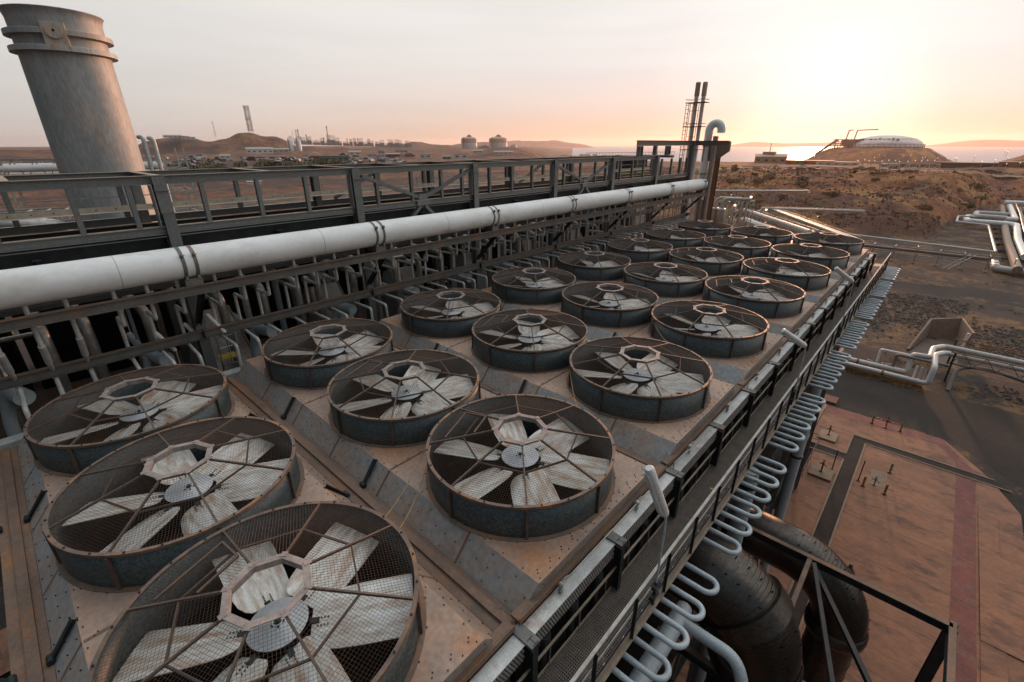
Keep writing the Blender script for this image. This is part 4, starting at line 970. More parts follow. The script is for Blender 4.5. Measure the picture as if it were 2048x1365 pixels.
b = MB(); b.beam(p0+nd*.08-Vector((0, 0, .75)), p0+nd*.08+Vector((0, 0, .40)), .95, .3, nd); b.build('lug_plate', 'stack', st)
b = MB(); b.tube([p0+nd*.2-Vector((0, 0, .02)), p0+nd*.36-Vector((0, 0, .02))], .34, 28); b.build('round_boss', 'stack', st)
b = MB(); b.tube([p0+nd*.35, p0+nd*.375], .055, 12); b.build('boss_hole', 'black', st)
# pipe bridge beyond the stack
def truss_bridge(name, a, b_, h, wd, m_, label, nseg, pipes, legs=-21, group=None):
    a = Vector(a); b_ = Vector(b_); e = empty(name, (a+b_)/2, label, 'pipe bridge', group)
    d = (b_-a).normalized(); s = Vector((-d.y, d.x, 0)).normalized()*wd/2
    ch = MB()
    for o_ in (s, -s):
        ch.beam(a+o_, b_+o_, .14, .16); ch.beam(a+o_+Vector((0, 0, h)), b_+o_+Vector((0, 0, h)), .14, .16)
    ch.build('chords', m_, e)
    wb = MB(); L = (b_-a).length
    for k in range(nseg):
        p = a+d*L*k/nseg; q = a+d*L*(k+1)/nseg; u = Vector((0, 0, h)); mid = (p+q)/2
        for o_ in (s, -s): wb.beam(p+o_, mid+o_+u, .08, .08); wb.beam(mid+o_+u, q+o_, .08, .08)
        wb.beam(p+s+u, p-s+u, .08, .08); wb.beam(p+s, p-s, .08, .08)
    wb.build('lattice', m_, e)
    for k in range(0, nseg+1, max(1, nseg//4)):
        p = a+d*L*k/nseg; lg = MB()
        for o_ in (s, -s): lg.beam(p+o_+Vector((0, 0, h)), Vector((p.x+o_.x, p.y+o_.y, legs)), .2, .2)
        lg.build('trestle_leg', m_, e)
    for x_, z_, r_, pm in pipes:
        b = MB(); b.tube([a+s*x_+Vector((0, 0, z_)), b_+s*x_+Vector((0, 0, z_))], r_, 14); b.build('pipe', pm, e)
    return e
a0 = pol(-98, 72); a1 = pol(-77.6, 66)
truss_bridge('pipe_bridge', (*a0, 3.2), (*a1, 3.2), 1.8, 2.2, 'rail', 'latticed pipe bridge carrying a fat white pipe behind the exhaust stack', 16, ((-.8, 1.1, .38, 'wpipe'), (.3, .4, .22, 'rpipe')))
a0 = pol(-100, 55); a1 = pol(-79.5, 50)
truss_bridge('pipe_bridge', (*a0, 0.2), (*a1, 0.2), 1.5, 2.0, 'rail', 'low latticed pipe bridge seen between the truss posts at the left edge', 18, ((-.5, .5, .3, 'steel'), (.4, .4, .2, 'rpipe')))
b = MB(); b.tube(rpath([(-34, -12, 2.5), (-31.5, -2.0, 2.5), (-30.8, 1.6, 2.0), (-31.0, 1.8, -1)], 1.0), .42, 20); single('bent_duct', b, 'lag', 'shiny bent duct in front of the foot of the exhaust stack', 'duct')
tx, ty = pol(-77.2, 64); e = empty('pipe_tower', (tx, ty, G), 'pale steel tower with tall pipes right of the exhaust stack', 'tower')
fr = MB()
for dx in (-1.6, 1.6):
    for dy in (-1.2, 1.2): fr.beam((tx+dx, ty+dy, G), (tx+dx, ty+dy, 6.0), .16, .16)
for z in np.arange(-18, 6.1, 2.2):
    for a, c in (((-1.6, -1.2), (1.6, -1.2)), ((-1.6, 1.2), (1.6, 1.2)), ((1.6, -1.2), (1.6, 1.2)), ((-1.6, -1.2), (-1.6, 1.2))): fr.beam((tx+a[0], ty+a[1], z), (tx+c[0], ty+c[1], z), .1, .1)
    fr.beam((tx+1.6, ty-1.2, z), (tx+1.6, ty+1.2, z+2.2 if z < 3.8 else z), .08, .08)
fr.build('frame', 'rail', e)
for k, (dx, dy, zt) in enumerate(((2.0, -2.1, 7.0), (2.0, -1.3, 6.9))):
    b = MB(); b.tube(rpath([(tx+dx, ty+dy, G), (tx+dx, ty+dy, zt), (tx+dx-.7, ty+dy-.2, zt)], .4), .2, 12); b.build('tall_pipe', 'rpipe', e)
b = MB()
for k in range(16):
    y = -9+3.6*k; b.box(-22.6-(k % 3)*.6, -19.2-(k % 4)*.5, y, y+3.3, -3.2, 1.0+(k*37 % 7)*.17)
single('infill_block', b, 'black', 'added black blocks darkening the space behind the shiny lagged pipes', 'plant block')  # black blocks added so the space behind the pipes stays dark
# wall-side plant seen below the truss on the far left
for k, (x, y, wx, wy, h, m_) in enumerate(((-27, 10, 6, 7, 3.0, 'steel'), (-26, 20, 5, 6, 2.2, 'shed'), (-25, 31, 6, 8, 3.2, 'steel'), (-24, 41, 5, 6, 2.5, 'slope'), (-38, 24, 8, 12, 3, 'steel'))):
    e = empty('equipment_cabin', (x, y, -3.2 if x > -30 else G), '%s equipment cabin behind the truss rack' % ['nearest grey', 'small white', 'third', 'farthest', 'big dark'][k], 'cabin')
    b = MB(); b.box(x-wx/2, x+wx/2, y-wy/2, y+wy/2, -3.2 if x > -30 else G, -3.2+h); b.build('wall', m_, e)
    b = MB(); b.box(x-wx/2-.1, x+wx/2+.1, y-wy/2-.1, y+wy/2+.1, -3.2+h+.003, -3.05+h); b.build('roof', 'topplate', e)
    b = MB(); b.box(x+wx/2+.002, x+wx/2+.04, y-.5, y+.5, -3.1, -3.2+min(h-.3, 2.1)); b.build('door', 'dark', e)

# ---- far end: portal frame, gooseneck, twin stacks
pf = empty('portal_frame', (-13.6, 42, 3), 'grey steel portal frame standing on the far end of the truss', 'steel frame')
b = MB(); b.ibeam((XN, 34.6, 6.30), (XN, 45.5, 6.30), .42, .3, t=.02); b.build('lintel', 'truss', pf)
for x, y in ((XN, 35.2), (XN, 40.2)):
    b = MB(); b.ibeam((x, y, 5.35), (x, y, 6.08), .55, .3, (0, 1, 0), .02); b.build('stub_post', 'truss', pf)
b = MB(); b.ibeam((XN, 45.6, 6.30), (-10.6, 46.3, 6.30), .42, .3, t=.02); b.build('lintel', 'truss', pf)
b = MB(); b.add([(XN+.6, 46.5, 6.45), (-10.9, 47.4, 6.45), (-10.9, 47.4, 5.6), (-12.0, 47.0, 4.7), (XN+.6, 46.5, 4.7), (XN+.6, 46.8, 6.45), (-10.9, 47.7, 6.45), (-10.9, 47.7, 5.6), (-12.0, 47.3, 4.7), (XN+.6, 46.8, 4.7)], [(0, 1, 2, 3, 4), (9, 8, 7, 6, 5)]+[(i, 5+i, 5+(i+1) % 5, (i+1) % 5) for i in range(5)]); b.build('gusset_plate', 'wbeam', pf)
b = MB(); b.ibeam((-11.9, 47.6, -3), (-11.9, 47.6, 6.1), .4, .4, (0, 1, 0), .02); b.build('post', 'rust', pf)
gn = empty('gooseneck_pipe', (-12.5, 46.9, -3.2), 'tall pale gooseneck pipe at the far end of the white pipe', 'vent pipe')
b = MB(); path = [Vector((-12.85, 46.9, -3.2)), Vector((-12.85, 46.9, 7.4))]
for k in range(1, 13):
    a = PI-PI*k/12; path.append(Vector((-12.3+.55*math.cos(a), 46.9+.1*(k/12), 7.4+.62*math.sin(a))))
path.append(path[-1]+Vector((0, 0, -.22)))
b.tube(path, .36, 24); b.build('bent_pipe', 'wpipe', gn)
b = MB(); b.tube([(-12.1, 46.8, -3.2), (-12.1, 46.8, 6.9)], .24, 20); b.tube([(-12.55, 46.7, -3.2), (-12.55, 46.7, 1.2)], .3, 16); b.build('lagged_riser', 'lag', gn)
for z in (-1.5, 1.0, 3.5, 6.0):
    b = MB(); b.tube([(-12.85, 46.9, z), (-12.85, 46.9, z+.08)], .40, 20); b.build('collar', 'steel', gn)
t1 = pol(-22.98, 88); t2 = pol(-22.3, 88)
tw = empty('twin_stacks', (*t1, G), 'pair of slim tall exhaust stacks with caged ladders and platforms', 'chimney')
for x, y in (t1, t2):
    b = MB(); b.lathe([(.30, G), (.30, 12.9), (.36, 13.3), (.36, 15.0), (.31, 15.15), (.27, 15.15), (.27, 14)], 20, (x, y, 0)); b.build('flue', 'wpipe', tw)
    b = MB(); b.lathe([(.37, 13.2), (.38, 13.4), (.38, 15.0), (.33, 15.18)], 20, (x, y, 0)); b.build('flue_cap', 'tankr', tw)
mxx, myy = (t1[0]+t2[0])/2, (t1[1]+t2[1])/2
for z in (12.35-.1, 8.75, 5.3):
    b = MB(); b.prism([(mxx-1.9, myy-.9), (mxx+1.25, myy-.9), (mxx+1.25, myy+.9), (mxx-1.9, myy+.9)], z, z+.1)
    for a, c in (((-1.9, -.9), (1.25, -.9)), ((-1.9, .9), (1.25, .9)), ((1.25, -.9), (1.25, .9)), ((-1.9, -.9), (-1.9, .9))):
        for h_ in (.5,): b.beam((mxx+a[0], myy+a[1], z+h_), (mxx+c[0], myy+c[1], z+h_), .05, .05)
    b.build('platform', 'rust', tw)
b = MB(); 
for dx in (-1.75, -1.3, .0, .35):
    for dy in (-.8, .8): b.beam((mxx+dx, myy+dy, -8), (mxx+dx, myy+dy, 12.3), .07, .07)
for z in np.arange(-6, 12.2, .62): b.beam((mxx-1.75, myy-.8, z), (mxx-1.3, myy-.8, z), .05, .05); b.beam((mxx-1.75, myy-.8, z), (mxx-1.75, myy+.8, z), .04, .04)
for z in np.arange(-6, 12.2, 1.9): b.beam((mxx-1.3, myy-.8, z), (mxx+.35, myy-.8, z), .06, .06)
b.build('ladder_cage', 'rust', tw)
e = empty('yellow_gantry', (mxx-3, myy-16, -4), 'yellow gantry beam beneath the twin stacks', 'gantry')
b = MB(); b.beam((mxx-3.5, myy-18, 2.6), (mxx+1.5, myy-15, 2.6), .7, .8); b.build('girder', 'yellow', e)
b = MB(); b.box(mxx-3.2, mxx-.2, myy-18, myy-15, 3.01, 4.3); b.build('hoist_house', 'dark', e)
b = MB(); 
for dx, dy in ((-3.2, -17.6), (1.2, -15.2)): b.beam((mxx+dx, myy+dy, G), (mxx+dx, myy+dy, 2.2), .4, .4)
b.build('leg', 'steel', e)

# drums with bent pipes, trestles beyond the last fans
for k, (th, d) in enumerate(((-19.45, 112), (-18.75, 111))):
    x, y = pol(th, d); e = empty('vertical_drum', (x, y, -12), '%s silver drum with a bent pipe on top beyond the last fans' % ('left' if k == 0 else 'right'), 'vessel')
    b = MB(); b.lathe([(0, -6.4), (.7, -6.4), (.78, -6.6), (.78, -9.2), (.6, -9.6), (.6, -14), (0, -14)], 24, (x, y, 0)); b.build('shell', 'lag', e)
    b = MB(); b.tube(rpath([(x, y, -6.5), (x, y, -4.4), (x+4.6, y+1.5, -4.4)], 1.1, 8), .34, 16); b.build('bent_pipe', 'rpipe', e)
    b = MB(); b.lathe([(.8, -6.9), (.95, -6.9), (.95, -6.75), (.8, -6.75)], 24, (x, y, 0)); b.lathe([(.62, -9.7), (.75, -9.7), (.75, -9.5)], 24, (x, y, 0)); b.build('flange', 'wbeam', e)
def trestle(a, b_, pipes, label, m_='rail', n=8, w_=2.4):
    a = Vector(a); b_ = Vector(b_); e = empty('pipe_trestle', (a+b_)/2, label, 'pipe trestle', 'pipe trestles beyond the last fans')
    d = (b_-a).normalized(); s = Vector((-d.y, d.x, 0)).normalized(); L = (b_-a).length
    b = MB()
    for q in (-w_/2, w_/2): b.beam(a+s*q, b_+s*q, .14, .18); b.beam(a+s*q+Vector((0, 0, .95)), b_+s*q+Vector((0, 0, .95)), .05, .05)
    for k in range(n*3): p = a+d*L*k/(n*3); b.beam(p+s*(-w_/2), p+s*(-w_/2)+Vector((0, 0, .95)), .05, .05); b.beam(p+s*(w_/2), p+s*(w_/2)+Vector((0, 0, .95)), .05, .05)
    b.build('beams', m_, e)
    for k in range(n+1):
        p = a+d*L*k/n; b = MB()
        for q in (-w_/2, w_/2): b.beam(p+s*q, Vector(((p+s*q).x, (p+s*q).y, G)), .16, .16)
        b.beam(p-s*w_/2, p+s*w_/2, .14, .14); b.beam(p-s*w_/2-Vector((0, 0, .4)), Vector((p.x+s.x*w_/2, p.y+s.y*w_/2, max(G, p.z-3.5))), .09, .09)
        b.build('bent', m_, e)
    for q, r_, pm in pipes:
        b = MB(); b.tube([a+s*q+Vector((0, 0, r_+.1)), b_+s*q+Vector((0, 0, r_+.1))], r_, 12); b.build('pipe', pm, e)
trestle((-39, 152, -12.5), (-15.5, 122, -12.5), ((-.6, .45, 'wpipe'), (.5, .25, 'rpipe')), 'pipe trestle with a fat pale pipe running toward the last fans')
trestle((-33, 158, -12.5), (-7, 118, -12.5), ((-.5, .35, 'lag'), (.5, .35, 'rpipe')), 'pipe trestle with two parallel silver pipes, right of the other', n=10)
trestle((-36, 156, -12.2), (-12, 168, -12.2), ((0, .4, 'rpipe'),), 'short trestle with a single pipe ending in a hook', n=6)
trestle((-38, 147, -14.5), (-14, 118, -14.5), ((-.7, .3, 'rpipe'), (.2, .5, 'wpipe')), 'lowest pipe trestle tucked behind the last fan row', n=8)
trestle((-66, 190, -11), (-36, 214, -11), ((-.5, .3, 'rpipe'), (.5, .3, 'lag')), 'farthest pale trestle below the red hillside', n=10)
for k, (th, d, h) in enumerate(((-19.9, 135, 8.5), (-18.0, 140, 9.5), (-16.6, 142, 11.5), (-14.9, 160, 6.5))):
    x, y = pol(th, d); e = empty('steel_tower', (x, y, G), 'braced pale steel tower among the trestles, %s from the left' % nth(k+1), 'tower')
    b = MB(); zt = G+h+4
    for dx in (-1.8, 1.8):
        for dy in (-1.8, 1.8): b.beam((x+dx, y+dy, G), (x+dx, y+dy, zt), .15, .15)
    for z in np.arange(G+3, zt+.1, 2.6):
        for a, c in (((-1.8, -1.8), (1.8, -1.8)), ((-1.8, 1.8), (1.8, 1.8)), ((1.8, -1.8), (1.8, 1.8)), ((-1.8, -1.8), (-1.8, 1.8))): b.beam((x+a[0], y+a[1], z), (x+c[0], y+c[1], z), .12, .12); b.beam((x+a[0], y+a[1], z-2.6), (x+c[0], y+c[1], z), .08, .08)
    b.build('frame', 'rail', e)
    for q in range(2):
        b = MB(); b.tube([(x-.6+q*1.2, y, G), (x-.6+q*1.2, y, zt-1.5)], .28, 12); b.build('pipe', 'rpipe', e)
    b = MB(); b.lathe([(0, .25), (.25, .2), (.3, 0), (.25, -.2), (0, -.25)], 8, (x+1.8, y-1.9, zt-1)); b.build('lamp', 'lit', e)
# ================================================================== RIGHT SIDE
# big lagged elbow ducts
def big_duct(c, r, rb, h_in, z_end, label, m_='duct', band=False):
    """horizontal run from the deck (+X), elbow, vertical leg down"""
    x, y, z = c; e = empty('elbow_duct', (x, y, z_end), label, 'duct', 'big lagged elbow ducts')
    b = MB(); path = [Vector((x-rb-h_in, y, z)), Vector((x-rb, y, z))]
    for k in range(1, 17):
        a = PI/2-PI/2*k/16; path.append(Vector((x-rb+rb*math.cos(a), y, z-rb+rb*math.sin(a))))
    b.tube(path, r, 48); b.build('elbow', m_, e)
    b = MB()
    for k in range(1, 34):
        a = PI/2-PI/2*k/34; P = Vector((x-rb+rb*math.cos(a), y, z-rb+rb*math.sin(a))); d = Vector((math.sin(a), 0, -math.cos(a)))
        b.tube([P-d*.012, P+d*.012], r+.014, 48, caps=False)
    b.build('lagging_seams', m_, e)
    if band:
        for a_, w_ in ((R(44), .26),):
            P = Vector((x-rb+rb*math.cos(a_), y, z-rb+rb*math.sin(a_))); d = Vector((math.sin(a_), 0, -math.cos(a_))); bb = MB(); bb.tube([P-d*w_, P+d*w_], r+.10, 48); bb.build('joint_band', m_, e)
    b = MB(); zc = z-rb; b.lathe([(r+.02, zc+.1), (r+.10, zc), (r+.12, zc-.25), (r+.10, zc-.45), (r-.02, zc-.5)], 48, (x, y, 0)); b.build('end_band', m_, e)
    b = MB(); b.lathe([(r-.10, zc-.3), (r-.10, z_end)], 48, (x, y, 0)); b.build('down_leg', m_, e)
    b = MB()
    for k in range(14):
        zz = zc-.9-k*.8
        if zz > z_end: b.lathe([(r-.10, zz+.02), (r-.08, zz), (r-.10, zz-.02)], 48, (x, y, 0))
    b.build('leg_band', m_, e)
    b = MB()
    for k in range(1, 12):
        a = PI/2-PI/2*k/12; P = Vector((x-rb+rb*math.cos(a), y, z-rb+rb*math.sin(a)))
        for s in (-.55, .0):
            n_ = Vector((math.cos(a)*math.cos(s), math.sin(s), math.sin(a)*math.cos(s))); q = P+n_*(r+.015); b.beam(q, q+n_*.03, .06, .03)
    b.build('screws', 'black', e)
    return e
big_duct((5.05, 9.9, -5.2), 1.1, 1.75, 3, -21, 'huge dark metal elbow duct dropping from under the walkway, the nearer', band=True)
big_duct((6.85, 16.9, -9.0), .95, 2.3, 3.5, -21, 'ribbed metal elbow duct beyond the steel frame, the farther')
b = MB(); b.tube([(1.5, 6.2, -9.0), (4.6, 6.2, -9.0)], .75, 32); single('side_duct', b, 'duct', 'short brushed metal duct low under the blue grey branch pipe', 'duct')
df = empty('duct_frame', (5, 14, G), 'dark steel frame with diagonal braces around the big ducts', 'steel frame')
zf = -7.6
def fb(a, b_, h=.28, w_=.2, nm='beam'):
    b = MB(); b.ibeam(a, b_, h, w_, t=.02); b.build(nm, 'dark', df)
    if nm == 'beam':
        a = Vector(a); b_ = Vector(b_); b = MB(); b.beam(a+Vector((0, 0, h/2+.004)), b_+Vector((0, 0, h/2+.004)), w_-.02, .004); b.build('rusty_top', 'rustrail', df)
fb((2.6, 15.2, zf), (9.3, 15.2, zf)); fb((5.45, 15.1, zf), (5.45, 9.6, zf), .24, .16); fb((2.6, 9.0, zf), (9.3, 9.0, zf)); fb((9.3, 15.4, zf), (9.3, 4.5, zf))
fb((5.6, 15.0, zf-.02), (9.1, 9.2, zf-.02), .16, .14, 'brace'); fb((5.6, 14.9, zf+.15), (7.4, 9.1, zf+.15), .14, .12, 'brace')
fb((2.7, 12.3, zf-2.5), (9.3, 12.3, zf-2.5)); fb((2.7, 9, zf-5.2), (9.3, 9, zf-5.2))
for x, y in ((9.3, 15.2), (9.3, 9.0), (2.8, 15.2)):
    b = MB(); b.ibeam((x, y, G), (x, y, zf+.1), .3, .28, (0, 1, 0), .02); b.build('column', 'dark', df)

# pit beside the deck: flat black sheet painted for its dark opening, hand rails
b = MB(); b.box(.3, 2.3, 34.5, 47, G+.105, G+.125); single('pit_dark_sheet', b, 'black', 'flat black sheet for the dark pit opening beside the concrete pad', 'grating')
e = empty('pit_rail', (2.4, 40, G), 'dark hand rail around the pit at the pad edge', 'handrail')
b = MB()
for z in (.55, 1.1): b.beam((2.4, 34.5, G+z), (2.4, 47, G+z), .05, .05); b.beam((.3, 47, G+z), (2.4, 47, G+z), .05, .05)
b.build('rails', 'dark', e)
for k in range(9):
    b = MB(); b.beam((2.4, 34.5+k*1.56, G+.1), (2.4, 34.5+k*1.56, G+1.1), .05, .05); b.build('post', 'dark', e)
# plinths, hydrants, bollards, poles
for i, (x0, x1, y0, y1, lab) in enumerate(((2.1, 3.6, 48.1, 50.0, 'square concrete plinth carrying the far red hydrant'), (2.7, 4.45, 41.2, 43.0, 'square concrete plinth carrying the near hydrant'))):
    b = MB(); b.box(x0, x1, y0, y1, G+.1, G+.32); single('plinth', b, 'kerb', lab, 'plinth')
def hydrant(x, y, z, m_, lab, s=1.0, two=False):
    e = empty('hydrant', (x, y, z), lab, 'hydrant')
    b = MB(); b.lathe([(0, 0), (.13*s, 0), (.13*s, .06), (.06*s, .08), (.06*s, .75*s), (.085*s, .78*s), (.085*s, .86*s), (.03, .9*s), (.03, 1.0*s), (0, 1.0*s)], 14, (x, y, z)); b.build('barrel', m_, e)
    arm = .85 if two else .22
    b = MB(); b.tube([(x-arm, y+.1, z+.7*s), (x+arm, y-.1, z+.7*s)], .05*s, 10)
    n_ = (-1, -.55, .55, 1) if two else (-1, 1)
    for q in n_: b.tube([(x+arm*q, y-.1*q, z+.7*s), (x+arm*q+.02, y-.1*q-.16, z+.72*s)], .06*s, 10)
    b.build('outlet_arm', m_, e)
    b = MB(); b.lathe([(.09, 1.0*s), (.11, 1.02*s), (.09, 1.04*s)], 14, (x, y, z)); b.beam((x-.1, y, z+1.02*s), (x+.1, y, z+1.02*s), .02, .02); b.build('hand_wheel', 'dark', e)
hydrant(2.85, 49.1, G+.32, 'red', 'small red hydrant on the far plinth')
hydrant(3.55, 42.1, G+.32, 'rust', 'brown hydrant on the near plinth by the pit', 1.15)
hydrant(6.9, 54.9, G+.1, 'red', 'wide red fire hydrant with four outlets between two striped bollards', 1.15, True)
hydrant(7.3, 43.4, G+.1, 'rust', 'rusty valve stand among the bollards on the pad', .8)
def bollard(x, y, lab):
    e = empty('bollard', (x, y, G+.1), lab, 'bollard', 'striped bollards on the pad')
    z = G+.1; b = MB(); b.lathe([(0, 0), (.16, 0), (.16, .05), (.09, .07), (.09, .95), (.06, .99), (0, 1.0)], 16, (x, y, z)); b.build('post', 'blackp', e)
    for k in range(4):
        b = MB(); b.lathe([(.094, .17+k*.21), (.094, .27+k*.21)], 16, (x, y, z)); b.build('yellow_band', 'yellow', e)
bollard(5.75, 55.0, 'black and yellow striped bollard left of the red fire hydrant')
bollard(8.1, 55.1, 'black and yellow striped bollard right of the red fire hydrant')
bollard(8.1, 46.3, 'striped bollard on the pad, farthest of the three around the valve stand')
bollard(6.6, 42.6, 'striped bollard on the pad, left of the valve stand')
bollard(8.1, 42.6, 'striped bollard on the pad, right of the valve stand')
for x, y, h, lab in ((6.2, 43.2, 2.1, 'slim dark post on the pad left of the striped bollards'), (4.2, 43.4, 2.1, 'slim dark post behind the near plinth')):
    b = MB(); b.tube([(x, y, G+.1), (x, y, G+.1+h)], .045, 8); b.tube([(x, y, G+.1), (x, y, G+.16)], .14, 12); single('marker_post', b, 'dark', lab, 'post')
b = MB(); b.box(6.9, 8.0, 43.4, 46.0, G+.104, G+.115); single('drain_plate', b, 'kerb', 'pale slotted drain plate between the bollards', 'drain plate')
b = MB()
for i in range(5):
    for j in range(8): b.box(7.02+i*.2, 7.10+i*.2, 43.6+j*.29, 43.68+j*.29, G+.117, G+.12)
tag(b.build('drain_slots', 'blackp'), 'rows of dark slots in the pale drain plate', 'slots', kind='stuff')
b = MB(); b.lathe([(0, 0), (.35, 0), (.30, .08), (.12, .35), (.10, .6), (0, .62)], 12, (7.3, 31.6, G+.1)); single('vent_cap', b, 'blackp', 'small black vent cap on the stained pad', 'vent cap')
b = MB(); b.box(-.2, 2.2, 56.9, 58.6, G, G+.25); single('valve_chamber', b, 'redpaint', 'raised red slab at the pad corner under the pipe loops', 'slab')
b = MB(); b.box(.3, 1.3, 67.9, 68.6, G, G+.3); single('valve_chamber', b, 'redpaint', 'small red slab by the pale pipes at the road edge', 'slab')
b = MB(); b.tube([(1.3, 32.2, G+.2), (2.4, 32.5, G+.2)], .05, 8); single('scaffold_tube', b, 'lampw', 'bright white tube lying at the pit end', 'tube')

# pipe station beyond the road
def pipe(pts, r, m_, lab, name='yard_pipe', rad=.5, n=14, grp='pipes beyond the asphalt road', bands=0):
    e = empty(name, Vector(pts[0]), lab, 'pipe', grp); b = MB(); P = rpath(pts, rad, 6); b.tube(P, r, n); b.build('pipe_body', m_, e)
    if bands:
        b = MB(); a = Vector(pts[0]); c = Vector(pts[1]); d = (c-a)
        for k in range(1, bands+1):
            p = a+d*k/(bands+1); u = d.normalized(); b.tube([p-u*.12, p+u*.12], r+.04, n)
        b.build('band', 'rust', e)
    return e
ZP = G+.8
pipe([(-8, 68.4, ZP), (9.4, 68.3, ZP), (9.5, 68.9, ZP+2.0), (9.3, 72.6, G+3.1), (10.2, 74.3, G+3.1), (40, 73.6, G+3.1)], .30, 'rpipe', 'pale pipe nearest the road, rising to the pipe bridge on the right', bands=3)
pipe([(-8, 69.9, ZP), (7.3, 70.4, ZP), (7.2, 71.2, ZP+2.2), (8.9, 71.6, ZP+2.2), (9.0, 75.3, G+3.0), (10.1, 77.2, G+3.0), (40, 76.4, G+3.0)], .33, 'rpipe', 'fat pale pipe second from the road, rising to the pipe bridge', bands=2)
pipe([(4.1, 71.6, ZP-.3), (4.1, 71.7, G+2.6), (7.6, 71.9, G+2.6)], .16, 'lampw', 'white valve riser standing at the start of the pipe station', rad=.25)
pipe([(5.8, 70.8, G+1), (5.8, 70.8, G+2.7), (10.8, 70.9, G+2.7)], .17, 'steel', 'grey raised pipe crossing in front of the risers', rad=.3)
pipe([(8.0, 69.0, G+.4), (8.0, 69.2, G+2.4)], .12, 'lampw', 'short white riser, left one of three beside the tall elbow', grp='short risers at the pipe station')
pipe([(8.5, 68.9, G+.4), (8.5, 69.1, G+2.4)], .12, 'rpipe', 'short pale riser, middle one of three beside the tall elbow', grp='short risers at the pipe station')
pipe([(8.9, 68.8, G+.4), (8.9, 69.0, G+2.5)], .07, 'gpipe', 'thin blue riser, right one of three beside the tall elbow', grp='short risers at the pipe station')
pipe([(11.9, 79.5, G+2.2), (11.9, 79.6, G+4.6)], .16, 'lampw', 'white stub pipe standing beside the leaning slab wall', grp=None)
pipe([(5.2, 70.9, ZP+.1), (5.9, 71.0, ZP+.1)], .3, 'steel', 'grey valve body at the foot of the valve riser', name='gate_valve', grp=None)
for k, x in enumerate((3.4, 4.9)):
    hydrant(x, 71.0, G+.6, 'hdr', '%s pale valve on the second pipe from the road' % ('left' if k == 0 else 'right'), .7)
e = empty('pipe_gantry', (20, 76, G), 'latticed gantry carrying the yard pipes off to the right', 'pipe bridge')
b = MB()
for y in (72.6, 78.2):
    b.beam((10.6, y, G+3.9), (40, y, G+3.9), .1, .12); b.beam((10.6, y, G+2.5), (40, y, G+2.5), .12, .14)
    for k in range(14): b.beam((10.8+k*2, y, G+2.5), (11.8+k*2, y, G+3.9), .08, .08); b.beam((11.8+k*2, y, G+3.9), (12.8+k*2, y, G+2.5), .08, .08)
b.build('lattice', 'rust', e)
for x in (11, 19, 28):
    b = MB(); 
    for y in (72.6, 78.2): b.beam((x, y, G), (x, y, G+3.9), .2, .2)
    b.build('leg', 'dark', e)
# leaning slab walls
b = MB(); b.add([(6.6, 81.5, G-.2), (8.3, 90.2, G-.2), (11.9, 91.2, G-.2), (12.3, 84.6, G-.2), (6.6, 81.3, G+.3), (8.1, 91.0, G+2.6), (11.7, 92.4, G+3.2), (12.9, 84.5, G+3.4), (6.85, 81.5, G-.2), (8.55, 90.0, G-.2), (11.7, 90.9, G-.2), (12.05, 84.6, G-.2), (6.85, 81.4, G+.3), (8.35, 90.7, G+2.6), (11.5, 92.1, G+3.2), (12.65, 84.5, G+3.4)],
      [(0, 1, 5, 4), (1, 2, 6, 5), (2, 3, 7, 6), (8, 12, 13, 9), (9, 13, 14, 10), (10, 14, 15, 11), (4, 5, 13, 12), (5, 6, 14, 13), (6, 7, 15, 14), (3, 11, 15, 7), (0, 4, 12, 8)]); single('headwall', b, 'kerb', 'flared pale slab headwall around a sunken bay beyond the pipes', 'wall')
sheet('bay_floor', [(7.0, 81), (8.6, 90), (11.8, 91), (12.2, 84), (12, 78), (8, 78)], G+.02, 'rock')
b = MB(); b.tube(rpath([(11.4, 69.8, G), (11.5, 72.5, G+2.2), (14, 73.4, G+2.6), (22, 71, G+2.0), (30, 70, G+1.6)], 2, 8), .22, 12); single('arched_pipe', b, 'steel', 'dark arched pipe below the gantry at the right edge', 'pipe')

# pipe bridge beyond the second road
e = empty('pipe_bridge', (2, 150, G), 'long low pipe bridge crossing behind the last fans to the right', 'pipe bridge')
b = MB()
for y in (148.2, 151.2):
    b.beam((-16, y, G+3.2), (17.5, y, G+3.2), .18, .25); b.beam((-16, y, G+2.0), (17.5, y, G+2.0), .14, .14)
b.build('beams', 'rail', e)
for k in range(8):
    x = -14.5+k*4.3; b = MB(); b.beam((x, 148.2, G), (x, 148.2, G+3.6), .18, .18); b.beam((x, 151.2, G), (x, 151.2, G+3.6), .18, .18); b.beam((x, 148, G+3.6), (x, 151.4, G+3.6), .16, .16); b.box(x-.3, x+.3, 147.9, 148.5, G, G+.35); b.build('bent', 'rail', e)
b = MB(); b.tube([(-18, 149.4, G+3.0), (16, 150, G+2.7)], .42, 16); b.build('main_pipe', 'steel', e)
b = MB(); b.tube(rpath([(-22, 151.5, G+5.0), (-13, 151.8, G+4.9), (16.4, 153.2, G+4.0), (16.0, 205, G+4.0), (8.6, 208, G+4.0), (8.8, 225, G+4.0), (13, 226, G+4.0)], 1.4, 6), .26, 12); b.build('top_pipe', 'rpipe', e)
b = MB(); b.beam((8.4, 146, G+.2), (12.4, 150, G+3.4), .18, .16); b.beam((9.2, 145.6, G+.2), (13.2, 149.6, G+3.4), .18, .16); b.build('stair_stringer', 'rail', e)
